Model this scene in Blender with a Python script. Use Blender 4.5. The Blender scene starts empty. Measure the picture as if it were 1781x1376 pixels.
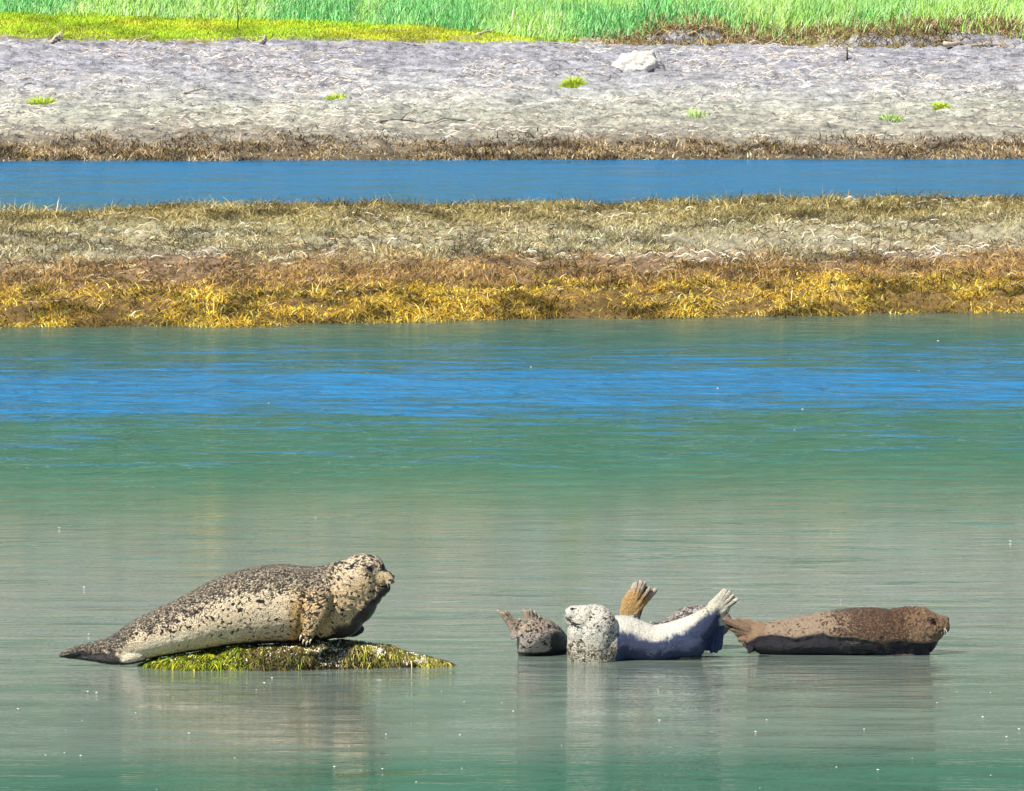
import bpy, bmesh, math, random
import numpy as np
from mathutils import Vector, Matrix
R = math.radians
rng = np.random.default_rng(7)
random.seed(7)
scene = bpy.context.scene
COL = scene.collection

# ------------------------------------------------------------------ camera
F = 11700.0                    # focal length in photo pixels (long telephoto)
CX, CY = 890.5, 688.0
CAMZ = 3.0
PITCH = R(3.42)
cam_d = bpy.data.cameras.new('camera')
cam = bpy.data.objects.new('camera', cam_d)
COL.objects.link(cam)
cam.location = (0, 0, CAMZ)
cam.rotation_euler = (R(90) - PITCH, 0, 0)
cam_d.sensor_width = 36
cam_d.lens = 36 * F / 1781
cam_d.clip_start = 0.5
cam_d.clip_end = 3000
scene.camera = cam
scene.render.resolution_x = 1024
scene.render.resolution_y = 791

# ------------------------------------------------------------------ light
SUN_EL, SUN_AZ = R(50), R(-136)     # azimuth measured from +Y towards +X: sun at the left, a little behind us
world = bpy.data.worlds.new('World')
scene.world = world
world.use_nodes = True
wn = world.node_tree
bg = wn.nodes['Background']
sky = wn.nodes.new('ShaderNodeTexSky')
sky.sky_type = 'NISHITA'
sky.sun_disc = False
sky.sun_elevation = SUN_EL
sky.sun_rotation = SUN_AZ
sky.ozone_density = 3.0
sky.air_density = 1.0
sky.dust_density = 0.2
wn.links.new(sky.outputs[0], bg.inputs[0])
bg.inputs[1].default_value = 0.07
sun_d = bpy.data.lights.new('sun', 'SUN')
sun_d.energy = 5.0
sun_d.angle = R(0.5)
sun_d.color = (1.0, 0.93, 0.80)
sun = bpy.data.objects.new('sun', sun_d)
COL.objects.link(sun)
sd = Vector((math.sin(SUN_AZ) * math.cos(SUN_EL), math.cos(SUN_AZ) * math.cos(SUN_EL), math.sin(SUN_EL)))
sun.rotation_euler = sd.to_track_quat('Z', 'Y').to_euler()
scene.view_settings.view_transform = 'Standard'
scene.view_settings.look = 'None'
scene.view_settings.exposure = 0.5
scene.view_settings.gamma = 1

# ------------------------------------------------------------------ helpers
def at(px, py, Y):
    """world point on the vertical plane at distance Y that the photo pixel looks at"""
    dx, dz = (px - CX) / F, -(py - CY) / F
    c, s = math.cos(PITCH), math.sin(PITCH)
    wy, wz = c + dz * s, dz * c - s
    t = Y / wy
    return Vector((dx * t, Y, CAMZ + wz * t))

def py_to_y(py, z=0.0):
    a = math.atan((py - CY) / F) + PITCH
    return (CAMZ - z) / math.tan(a)

def tag(o, label=None, cat=None, group=None, kind=None):
    if label: o['label'] = label
    if cat: o['category'] = cat
    if group: o['group'] = group
    if kind: o['kind'] = kind
    return o

def empty(name, loc):
    o = bpy.data.objects.new(name, None)
    o.location = loc
    COL.objects.link(o)
    return o

def np_mesh(name, V, faces_flat, sizes, mat, parent=None, smooth=True, col=None, extra=None):
    """mesh from numpy arrays; V (n,3) world coordinates; faces flat index array + loop sizes"""
    me = bpy.data.meshes.new(name)
    V = np.asarray(V, dtype=np.float32)
    if parent is not None:
        V = V - np.array(parent.matrix_world.translation if parent.parent else parent.location, dtype=np.float32)
    me.vertices.add(len(V))
    me.vertices.foreach_set('co', V.ravel())
    faces_flat = np.asarray(faces_flat, dtype=np.int32).ravel()
    sizes = np.asarray(sizes, dtype=np.int32)
    me.loops.add(len(faces_flat))
    me.loops.foreach_set('vertex_index', faces_flat)
    me.polygons.add(len(sizes))
    starts = np.concatenate([[0], np.cumsum(sizes)[:-1]]).astype(np.int32)
    me.polygons.foreach_set('loop_start', starts)
    me.polygons.foreach_set('loop_total', sizes)
    if smooth:
        me.polygons.foreach_set('use_smooth', np.ones(len(sizes), dtype=bool))
    me.update(calc_edges=True)
    if col is not None:
        a = me.color_attributes.new('Col', 'FLOAT_COLOR', 'POINT')
        c = np.ones((len(V), 4), dtype=np.float32)
        c[:, :col.shape[1]] = col
        a.data.foreach_set('color', c.ravel())
    me.materials.append(mat)
    o = bpy.data.objects.new(name, me)
    COL.objects.link(o)
    if parent is not None:
        o.parent = parent
    return o

def hash2(ix, iy, seed):
    n = (ix.astype(np.int64) * 374761393 + iy.astype(np.int64) * 668265263 + seed * 974634777) & 0xFFFFFFFF
    n = ((n ^ (n >> 13)) * 1274126177) & 0xFFFFFFFF
    n = (n ^ (n >> 16)) & 0xFFFFFFFF
    return n / 4294967295.0

def vnoise(x, y, seed=0):
    ix, iy = np.floor(x), np.floor(y)
    fx, fy = x - ix, y - iy
    fx = fx * fx * fx * (fx * (fx * 6 - 15) + 10)
    fy = fy * fy * fy * (fy * (fy * 6 - 15) + 10)
    a = hash2(ix, iy, seed); b = hash2(ix + 1, iy, seed)
    c = hash2(ix, iy + 1, seed); d = hash2(ix + 1, iy + 1, seed)
    return (a * (1 - fx) + b * fx) * (1 - fy) + (c * (1 - fx) + d * fx) * fy

def fbm(x, y, seed=0, octv=4, gain=0.5):
    s = 0; amp = 1; tot = 0
    x = np.asarray(x, dtype=np.float64); y = np.asarray(y, dtype=np.float64)
    for i in range(octv):
        s = s + amp * vnoise(x, y, seed + i * 17)
        tot += amp; amp *= gain
        x, y = x * 1.97 + y * 0.31 + 5.2, y * 1.97 - x * 0.31 + 1.7
    return s / tot

def sstep(a, b, x):
    t = np.clip((x - a) / (b - a), 0, 1)
    return t * t * (3 - 2 * t)

def grid_obj(name, xs, ys, zf, mat, kind='structure'):
    X, Y = np.meshgrid(xs, ys)
    Z = zf(X, Y)
    nx, ny = len(xs), len(ys)
    V = np.stack([X.ravel(), Y.ravel(), Z.ravel()], 1)
    i = np.arange(nx * ny).reshape(ny, nx)
    q = np.stack([i[:-1, :-1], i[:-1, 1:], i[1:, 1:], i[1:, :-1]], -1).reshape(-1, 4)
    o = np_mesh(name, V, q, np.full(len(q), 4), mat)
    o['kind'] = kind
    return o

# ------------------------------------------------------------------ materials
class NT:
    def __init__(self, name):
        self.m = bpy.data.materials.new(name); self.m.use_nodes = True
        self.t = self.m.node_tree; self.n = self.t.nodes
        self.b = self.n['Principled BSDF']
    def node(self, typ, **kw):
        n = self.n.new(typ)
        for k, v in kw.items(): setattr(n, k, v)
        return n
    def link(self, a, b): self.t.links.new(a, b)
    def math(self, op, a, b=None, clamp=False):
        n = self.node('ShaderNodeMath', operation=op, use_clamp=clamp)
        for i, v in enumerate((a, b)):
            if v is None: continue
            if isinstance(v, (int, float)): n.inputs[i].default_value = v
            else: self.link(v, n.inputs[i])
        return n.outputs[0]
    def mix(self, f, a, b, typ='MIX'):
        n = self.node('ShaderNodeMix', data_type='RGBA', blend_type=typ)
        for i, v in ((0, f), (6, a), (7, b)):
            if isinstance(v, (int, float)): n.inputs[i].default_value = v
            elif isinstance(v, tuple): n.inputs[i].default_value = (*v, 1)
            else: self.link(v, n.inputs[i])
        return n.outputs[2]
    def noise(self, vec, scale, detail=4, rough=0.55, dist=0):
        n = self.node('ShaderNodeTexNoise')
        if vec is not None: self.link(vec, n.inputs['Vector'])
        n.inputs['Scale'].default_value = scale; n.inputs['Detail'].default_value = detail
        n.inputs['Roughness'].default_value = rough; n.inputs['Distortion'].default_value = dist
        return n.outputs[0]
    def coord(self, which='Object', scale=(1, 1, 1), rot=(0, 0, 0), loc=(0, 0, 0)):
        tc = self.node('ShaderNodeTexCoord'); mp = self.node('ShaderNodeMapping')
        mp.inputs['Scale'].default_value = scale; mp.inputs['Rotation'].default_value = rot
        mp.inputs['Location'].default_value = loc
        self.link(tc.outputs[which], mp.inputs[0]); return mp.outputs[0]
    def ramp(self, v, stops, interp='LINEAR'):
        n = self.node('ShaderNodeValToRGB'); r = n.color_ramp; r.interpolation = interp
        while len(r.elements) < len(stops): r.elements.new(0.5)
        for e, (p, c) in zip(r.elements, stops):
            e.position = p
            e.color = (*c, 1) if isinstance(c, tuple) else (c, c, c, 1)
        self.link(v, n.inputs[0]); return n.outputs[0]
    def maprange(self, v, a, b, c, d, smooth=True):
        n = self.node('ShaderNodeMapRange')
        if smooth: n.interpolation_type = 'SMOOTHSTEP'
        for i, q in enumerate((a, b, c, d)): n.inputs[i + 1].default_value = q
        self.link(v, n.inputs[0]); return n.outputs[0]
    def bump(self, h, dist, strength=1.0, normal=None):
        n = self.node('ShaderNodeBump'); n.inputs['Distance'].default_value = dist
        n.inputs['Strength'].default_value = strength
        self.link(h, n.inputs['Height'])
        if normal is not None: self.link(normal, n.inputs['Normal'])
        return n.outputs[0]
    def set(self, **kw):
        for k, v in kw.items():
            s = self.b.inputs[k.replace('_', ' ')]
            if isinstance(v, (int, float)): s.default_value = v
            elif isinstance(v, tuple): s.default_value = (*v, 1)
            else: self.link(v, s)
        return self.m

def simple_mat(name, col, rough=0.6, var=0.25, scale=20, bump=0.0):
    t = NT(name); v = t.coord()
    n = t.noise(v, scale, 4)
    f = t.maprange(n, 0.3, 0.7, 1 - var, 1 + var, False)
    cb = t.node('ShaderNodeCombineXYZ')
    c = t.mix(1.0, col, t.math('MULTIPLY', f, 1.0), 'MULTIPLY')
    t.set(Base_Color=c, Roughness=rough)
    if bump: t.set(Normal=t.bump(n, bump))
    return t.m

def col_mat(name, rough=0.6, trans=0.0):
    """blade material: colour from the mesh's own per-blade colour attribute"""
    t = NT(name)
    a = t.node('ShaderNodeVertexColor', layer_name='Col')
    n = t.noise(t.coord(scale=(1, 1, 1)), 9, 3)
    c = t.mix(1.0, a.outputs[0], t.maprange(n, 0.3, 0.7, 0.75, 1.25, False), 'MULTIPLY')
    t.set(Base_Color=c, Roughness=rough)
    t.b.inputs['Specular IOR Level'].default_value = 0.25
    return t.m

# ---- water: turbid estuary water, ruffled by the breeze in long patches
def water_mat():
    t = NT('estuary_water')
    tc = t.node('ShaderNodeTexCoord')
    sep = t.node('ShaderNodeSeparateXYZ'); t.link(tc.outputs['Object'], sep.inputs[0])
    X, Y = sep.outputs[0], sep.outputs[1]
    vlow = t.coord(scale=(0.35, 0.22, 1))
    nl = t.noise(vlow, 1.0, 4, 0.6)
    # coordinate across the river, tilted like the banks and wobbled by noise
    yy = t.math('SUBTRACT', Y, t.math('MULTIPLY', X, 0.12))
    yy = t.math('ADD', yy, t.math('MULTIPLY', t.math('SUBTRACT', nl, 0.5), t.maprange(Y, 28, 42, 0.3, 4.0)))
    q = t.math('DIVIDE', yy, 130.0)
    ns = t.noise(t.coord(scale=(0.45, 1.5, 1), rot=(0, 0, R(8))), 1.6, 6, 0.68, 0.3)
    ns2 = t.noise(t.coord(scale=(1.3, 2.4, 1), rot=(0, 0, R(-5)), loc=(4, 9, 0)), 1.5, 5, 0.7, 0.3)
    ns3 = t.noise(t.coord(scale=(0.22, 0.55, 1), rot=(0, 0, R(3)), loc=(1, 3, 0)), 1.0, 5, 0.7, 0.3)
    st = t.math('ADD', t.math('MULTIPLY', t.math('SUBTRACT', ns, 0.5), 2.0), t.math('MULTIPLY', t.math('SUBTRACT', ns2, 0.5), 1.6))
    st = t.math('ADD', st, t.math('MULTIPLY', t.math('SUBTRACT', ns3, 0.5), t.maprange(q, 0.45, 0.7, 0.6, 3.0, False)))
    # ruffled water, painted with reflected sky blue (1), and quiet water (0)
    prof = t.ramp(q, [(0.0, 0.0), (0.318, 0.0), (0.335, 0.22), (0.362, 0.28), (0.374, 0.62), (0.386, 0.80), (0.404, 0.78), (0.415, 0.46), (0.440, 0.30), (0.452, 0.06), (0.50, 0.0), (0.66, 0.1), (0.72, 0.50), (0.80, 0.72), (1.0, 0.9)])
    ruf = t.maprange(t.math('ADD', prof, t.math('MULTIPLY', st, t.maprange(prof, 0.0, 0.25, 0.1, 1.0, False))), 0.22, 0.78, 0, 1)
    base = t.ramp(q, [(0.0, (0.010, 0.11, 0.075)), (0.199, (0.010, 0.11, 0.075)), (0.207, (0.15, 0.188, 0.165)), (0.255, (0.145, 0.195, 0.165)), (0.285, (0.100, 0.182, 0.140)), (0.305, (0.060, 0.158, 0.112)), (0.328, (0.025, 0.145, 0.10)), (0.366, (0.015, 0.145, 0.10)), (0.42, (0.02, 0.13, 0.12)), (0.45, (0.025, 0.12, 0.105)), (0.475, (0.10, 0.135, 0.085)), (0.49, (0.14, 0.14, 0.09)), (0.68, (0.02, 0.13, 0.15)), (0.8, (0.002, 0.14, 0.24)), (1.0, (0.001, 0.12, 0.27))])  # murky water colours, with reflections of bank and far sky painted in
    ripple_tone = t.math('ADD', t.math('MULTIPLY', ns2, 0.6), t.math('MULTIPLY', ns, 0.4))  # ripple light and dark painted as streaks in the water colour
    base = t.mix(1.0, base, t.maprange(ripple_tone, 0.36, 0.64, 0.72, 1.28, False), 'MULTIPLY')
    sky_blue = t.mix(t.maprange(q, 0.5, 0.7, 0, 1), (0.010, 0.21, 0.54), (0.0002, 0.18, 0.46))
    water_col = t.mix(t.math('MULTIPLY', ruf, 0.92), base, sky_blue)  # reflected sky painted into the base colour where the water is ruffled
    v1 = t.coord(scale=(0.55, 1.7, 1), rot=(0, 0, R(5)))
    w1 = t.noise(v1, 3.0, 3, 0.5, 0.5)
    v2 = t.coord(scale=(0.6, 1.5, 1), rot=(0, 0, R(-7)))
    w2 = t.noise(v2, 9.0, 3, 0.55, 0.4)
    w3 = t.noise(v2, 34.0, 2, 0.5)
    w0 = t.noise(t.coord(scale=(0.9, 1.15, 1), rot=(0, 0, R(10)), loc=(3, 7, 0)), 2.1, 3, 0.55, 0.9)
    w1 = t.math('ADD', w1, t.math('MULTIPLY', w0, t.maprange(yy, 29.5, 35, 1.0, 3.2)))
    h = t.math('ADD', t.math('MULTIPLY', w1, 1.0), t.math('ADD', t.math('MULTIPLY', w2, 0.20), t.math('MULTIPLY', w3, 0.035)))
    quiet = t.math('MULTIPLY', t.math('ADD', t.maprange(yy, 28.5, 37, 0.05, 0.24, False), t.maprange(yy, 36, 45, 0, 0.5)), t.maprange(ns, 0.35, 0.62, 0.6, 1.5))
    amp = t.math('ADD', t.math('MULTIPLY', ruf, 0.7), quiet)
    nrm = t.bump(t.math('MULTIPLY', h, amp), 0.045)
    t.set(Base_Color=water_col, Roughness=t.math('MAXIMUM', t.maprange(ruf, 0, 1, 0.04, 0.2), t.maprange(yy, 35, 45, 0.02, 0.16)), Normal=nrm, IOR=1.333)
    t.link(t.maprange(ruf, 0, 1, 0.5, 0.22), t.b.inputs['Specular IOR Level'])
    return t.m

# ---- soft ground materials driven by distance bands
def ground_bands(name, stops, ystart, yend, tilt, wob, bump_d, streak=(1.2, 0.25), fine=(6, 22), var=0.35, rough=0.85, cracks=False):
    t = NT(name)
    tc = t.node('ShaderNodeTexCoord')
    sep = t.node('ShaderNodeSeparateXYZ'); t.link(tc.outputs['Object'], sep.inputs[0])
    n0 = t.noise(t.coord(scale=(0.5, 0.3, 0.5)), 1.0, 4)
    yy = t.math('SUBTRACT', sep.outputs[1], t.math('MULTIPLY', sep.outputs[0], tilt))
    yy = t.math('ADD', yy, t.math('MULTIPLY', t.math('SUBTRACT', n0, 0.5), wob))
    f = t.maprange(yy, ystart, yend, 0, 1, False)
    c = t.ramp(f, stops)
    n1 = t.noise(t.coord(scale=(streak[0], streak[1], 3)), fine[0], 6, 0.65, 0.5)
    n2 = t.noise(t.coord(scale=(1, 0.5, 1)), fine[1], 5, 0.7)
    c = t.mix(1.0, c, t.maprange(n1, 0.35, 0.65, 1 - var, 1 + var, False), 'MULTIPLY')
    c = t.mix(1.0, c, t.maprange(n2, 0.3, 0.7, 0.8, 1.2, False), 'MULTIPLY')
    if cracks:     # dark and bleached streaks of wrack and clay layers
        n4 = t.noise(t.coord(scale=(0.7, 0.8, 6), rot=(0, 0, R(12))), 3.2, 8, 0.75, 1.0)
        c = t.mix(t.maprange(n4, 0.46, 0.39, 0, 0.8), c, (0.13, 0.12, 0.17))
        c = t.mix(t.maprange(n4, 0.57, 0.64, 0, 0.85), c, (0.66, 0.60, 0.53))
    h = t.math('ADD', n1, t.math('MULTIPLY', n2, 0.4))
    t.set(Base_Color=c, Roughness=rough, Normal=t.bump(h, bump_d))
    t.b.inputs['Specular IOR Level'].default_value = 0.25
    return t.m

# ------------------------------------------------------------------ setting
def edge_near(x):      # near waterline of the mud bank
    return 61.9 + 0.30 * x + 0.9 * (fbm(x * 0.7, x * 0 + 3.3, 5, 4) - 0.5) * 2
def bank_h(x, y):
    s = y - edge_near(x)
    base = np.interp(s, [-6, -0.4, 0, 0.5, 1.6, 6, 12, 18, 23, 27, 31, 36], [-0.5, -0.06, 0.0, 0.07, 0.12, 0.17, 0.21, 0.25, 0.24, 0.15, -0.08, -0.6])
    big = (fbm(x * 0.35 + 9, y * 0.16, 21, 4) - 0.5) * 0.16 * sstep(0, 8, s)
    cl = np.abs(fbm(x * 2.2, y * 0.9, 33, 5, 0.65) - 0.5) * 0.34 * sstep(-0.2, 1.0, s)
    fine = (fbm(x * 7, y * 4, 44, 4, 0.6) - 0.5) * 0.07 * sstep(-0.3, 0.5, s)
    return base + big + cl + fine
def edge_far(x):
    return 121.6 + 0.10 * x + 0.8 * (fbm(x * 0.4, x * 0 + 1.3, 8, 4) - 0.5)
def top_edge(x):       # where the vegetation starts on top of the far bank
    return 148.5 + 0.9 * (fbm(x * 0.5, x * 0 + 7.7, 12, 4) - 0.5) * 2
def far_h(x, y):
    s = y - edge_far(x)
    base = np.interp(s, [-5, -0.5, 0, 0.8, 4, 12, 20, 26.5, 29, 40, 60, 90, 140], [-0.8, -0.08, 0.0, 0.08, 0.30, 0.86, 1.47, 1.98, 2.12, 2.74, 3.3, 3.6, 5.0])
    m = sstep(0, 3, s) * (1 - 0.6 * sstep(25, 30, s))
    big = (fbm(x * 0.25 + 2, y * 0.14, 51, 4) - 0.5) * 0.22 * m
    lay = (fbm(x * 0.9 + y * 0.25, y * 1.1 - x * 0.05, 61, 5, 0.62) - 0.5)
    rid = -np.abs(lay) * 0.75 * m
    fine = (fbm(x * 3.0 + y, y * 3.4, 71, 4, 0.65) - 0.5) * 0.16 * m
    # pale hummock on the slope
    te = y - top_edge(x)
    base = base + sstep(1.0, 4.0, x) * 0.20 * sstep(-0.1, 0.25, te) * sstep(0.40, 0.55, fbm(x * 0.8, x * 0, 77, 3)) - sstep(1, 4, x) * 0.10 * np.exp(-((te + 0.3) / 0.5) ** 2)
    p = 0 * np.exp(-(((x - 2.72) / 0.42) ** 2 + ((y - 144.5) / 1.6) ** 2)) * 0.16
    return base + big + rid + fine + p

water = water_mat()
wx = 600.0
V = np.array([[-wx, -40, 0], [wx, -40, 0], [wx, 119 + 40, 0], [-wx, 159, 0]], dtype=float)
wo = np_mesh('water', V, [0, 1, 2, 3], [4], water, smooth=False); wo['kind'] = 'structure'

bedm = simple_mat('river_mud', (0.14, 0.13, 0.09), 0.9, 0.3, 0.6)
V = np.array([[-900, -60, -1.2], [900, -60, -1.2], [900, 1500, -1.2], [-900, 1500, -1.2]], dtype=float)
o = np_mesh('ground', V, [0, 1, 2, 3], [4], bedm, smooth=False); o['kind'] = 'structure'

def xcoords(half, step, far=300):
    a = np.arange(-half, half + 1e-6, step)
    out = half + np.cumsum(np.geomspace(step * 2, 40, 26)); out = out[out < far]
    return np.concatenate([-out[::-1], a, out])

mudm = ground_bands('mudflat_surface',
    [(0.0, (0.12, 0.075, 0.025)), (0.10, (0.28, 0.18, 0.06)), (0.16, (0.24, 0.15, 0.08)), (0.36, (0.28, 0.20, 0.13)), (0.46, (0.36, 0.33, 0.24)), (0.66, (0.38, 0.35, 0.22)), (0.80, (0.30, 0.26, 0.12)), (1.0, (0.22, 0.18, 0.07))],
    61.5, 86, 0.30, 4.0, 0.05)
grid_obj('mud_bank', xcoords(9.5, 0.045), np.arange(56.0, 98, 0.07), bank_h, mudm)
farm = ground_bands('bank_clay',
    [(0.0, (0.13, 0.10, 0.05)), (0.10, (0.22, 0.17, 0.11)), (0.20, (0.34, 0.32, 0.26)), (0.40, (0.44, 0.45, 0.38)), (0.58, (0.42, 0.425, 0.44)), (0.8, (0.35, 0.352, 0.40)), (0.97, (0.36, 0.36, 0.395)), (1.0, (0.30, 0.27, 0.12))],
    121.5, 149, 0.08, 6.0, 0.16, streak=(0.8, 0.9), fine=(2.2, 9), var=0.42, cracks=True)
grid_obj('far_bank', xcoords(13.5, 0.06), np.concatenate([np.arange(117, 152, 0.09), np.arange(152, 270, 1.5)]), far_h, farm)
hillm = simple_mat('wooded_slope', (0.07, 0.125, 0.085), 0.95, 0.5, 0.08)
def hill_h(x, y):
    return 3.0 + np.interp(y, [240, 300, 420, 700], [0, 22, 88, 200]) + 14 * (fbm(x * 0.02, y * 0.02, 91, 5, 0.6) - 0.5) * sstep(240, 300, y)
grid_obj('hillside', np.arange(-420, 421, 7.0), np.arange(238, 700, 7.0), hill_h, hillm)

# ------------------------------------------------------------------ blades
def blades(name, P, H, W, lean, cols, mat, seg=3, droop=0.5, parent=None, twist=None):
    """P (n,3) roots, H heights, W widths, lean (n,2) sideways reach as a fraction of height, cols (n,3)"""
    n = len(P)
    ang = rng.uniform(-0.9, 0.9, n)                    # blade faces, mostly side-on to the river
    wx_, wy_ = np.cos(ang), np.sin(ang)
    ks = np.linspace(0, 1, seg + 1)
    rows = []
    for k in ks:
        c = P + np.stack([lean[:, 0] * H * k ** 1.6, lean[:, 1] * H * k ** 1.6, H * (k - droop * k ** 3 * np.hypot(lean[:, 0], lean[:, 1]))], 1)
        w = W * (1 - k) ** 0.6 * 0.5 if k < 1 else None
        if w is None: rows.append(c[:, None, :])
        else:
            d = np.stack([wx_ * w, wy_ * w, np.zeros(n)], 1)
            rows.append(np.stack([c - d, c + d], 1))
    V = np.concatenate(rows, 1); m = V.shape[1]
    base = np.arange(n)[:, None] * m
    fl = []; sz = []
    pat = []
    for i in range(seg - 1):
        pat += [2 * i, 2 * i + 1, 2 * i + 3, 2 * i + 2]; sz.append(4)
    i = seg - 1
    pat += [2 * i, 2 * i + 1, 2 * i + 2]; sz.append(3)
    F_ = (base + np.array(pat)[None]).ravel()
    C = np.repeat(cols, m, 0)
    return np_mesh(name, V.reshape(-1, 3), F_, np.tile(sz, n), mat, parent, True, C)

def pick(cols, n, jitter=0.18, w=None):
    cols = np.array(cols, dtype=float)
    c = cols[rng.choice(len(cols), n, p=w)]
    return np.clip(c * (1 + rng.normal(0, jitter, (n, 1))) * (1 + rng.normal(0, 0.05, (n, 3))), 0.003, 0.95)

weedm = col_mat('seaweed_fronds', 0.45)
grassm = col_mat('grass_blades', 0.6)

def scatter(n, y0, y1, half, edge, hf, extra=0.0):
    s = rng.uniform(y0, y1, n); 
    x = rng.uniform(-1, 1, n) * half
    y = s + edge(x)
    keep = np.abs(x) < (y * 0.079 + extra)
    return x[keep], y[keep], s[keep]

# golden rockweed along the near edge
x, y, s = scatter(230000, -0.25, 5.0, 6.2, edge_near, bank_h, 0.5)
dens = fbm(x * 1.5, y * 0.8, 101, 4, 0.6)
k = rng.uniform(0, 1, len(x)) < (sstep(0.38, 0.52, dens) * 0.9 + 0.12) * (1.05 - 1.0 * sstep(2.6, 4.6, s + (dens - 0.5) * 3))
x, y, s = x[k], y[k], s[k]; n = len(x)
P = np.stack([x, y, bank_h(x, y) - 0.005], 1)
H = rng.uniform(0.03, 0.10, n) * (0.7 + 0.8 * fbm(x * 2, y * 2, 103, 2))
L = rng.normal(0, 1.6, (n, 2)); L[:, 1] -= 0.3
C = pick([(0.66, 0.44, 0.035), (0.52, 0.32, 0.03), (0.36, 0.23, 0.04), (0.72, 0.58, 0.16), (0.10, 0.07, 0.02), (0.66, 0.62, 0.34), (0.42, 0.42, 0.07)], n, 0.3, [.22, .20, .20, .10, .17, .03, .08])
C = C * (0.28 + 1.15 * sstep(0.38, 0.6, fbm(x * 3.2, y * 1.6, 105, 4, 0.6)))[:, None]
sz_ = np.clip(np.exp(rng.normal(-0.3, 0.4, n)), 0.3, 1.5)
blades('rockweed', P, H * sz_, rng.uniform(0.005, 0.012, n) * sz_ ** 0.5, L, C, weedm)
bpy.context.scene.objects['rockweed']['kind'] = 'stuff'

# brown and straw-pale salt marsh stubble over the middle of the bank
x, y, s = scatter(420000, 2.5, 27, 8.2, edge_near, bank_h, 0.5)
dens = fbm(x * 0.9, y * 0.35, 111, 5, 0.6)
pale = sstep(7.5, 10.5, s + (dens - 0.5) * 8) * (1 - sstep(17, 21, s + (dens - 0.5) * 8))
olive = sstep(17, 21, s + (dens - 0.5) * 8)
k = rng.uniform(0, 1, len(x)) < sstep(0.33, 0.55, dens) * 0.9 + 0.10
x, y, s, pale, olive = x[k], y[k], s[k], pale[k], olive[k]; n = len(x)
P = np.stack([x, y, bank_h(x, y) - 0.005], 1)
H = rng.uniform(0.03, 0.12, n) * (0.7 + 0.9 * fbm(x * 1.5, y * 1.0, 113, 2)) * (1 + 0.3 * olive)
L = rng.normal(0, 1.5, (n, 2)); L[:, 0] += 0.35
cb = pick([(0.34, 0.20, 0.065), (0.38, 0.25, 0.09), (0.46, 0.27, 0.05), (0.18, 0.11, 0.04), (0.46, 0.34, 0.17)], n, 0.25)
cp = pick([(0.44, 0.38, 0.22), (0.34, 0.30, 0.14), (0.58, 0.53, 0.36), (0.24, 0.20, 0.08), (0.16, 0.14, 0.05)], n, 0.3)
co = pick([(0.32, 0.25, 0.075), (0.22, 0.17, 0.05), (0.12, 0.09, 0.03), (0.40, 0.33, 0.12), (0.48, 0.42, 0.22)], n, 0.25)
C = cb * (1 - pale - olive).clip(0, 1)[:, None] + cp * pale[:, None] + co * olive[:, None]
C = np.clip(C, 0, 1) * (0.34 + 1.05 * sstep(0.36, 0.62, fbm(x * 2.2, y * 1.1, 115, 4, 0.6)))[:, None]
sz_ = np.clip(np.exp(rng.normal(-0.3, 0.4, n)), 0.3, 1.5)
o = blades('marsh_stubble', P, H * sz_, rng.uniform(0.005, 0.012, n) * sz_ ** 0.5, L, C, weedm); o['kind'] = 'stuff'

# brown weed fringe of the far bank
x, y, s = scatter(70000, -0.2, 6.0, 12, edge_far, far_h, 0.5)
dens = fbm(x * 0.8, y * 0.5, 121, 4, 0.6)
k = rng.uniform(0, 1, len(x)) < (0.15 + sstep(0.4, 0.55, dens)) * (1 - sstep(2.5, 6, s + (dens - 0.5) * 6))
x, y, s = x[k], y[k], s[k]; n = len(x)
P = np.stack([x, y, far_h(x, y) - 0.01], 1)
H = rng.uniform(0.04, 0.2, n) * (0.4 + dens[k]); L = rng.normal(0, 1.1, (n, 2))
C = pick([(0.24, 0.17, 0.09), (0.34, 0.26, 0.15), (0.48, 0.42, 0.32), (0.12, 0.08, 0.04), (0.30, 0.20, 0.05)], n, 0.3) * (0.4 + 0.9 * sstep(0.38, 0.6, fbm(x * 1.5, y, 125, 4, 0.6)))[:, None]
o = blades('brown_weed', P, H, rng.uniform(0.012, 0.03, n), L, C, weedm); o['kind'] = 'stuff'

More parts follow.
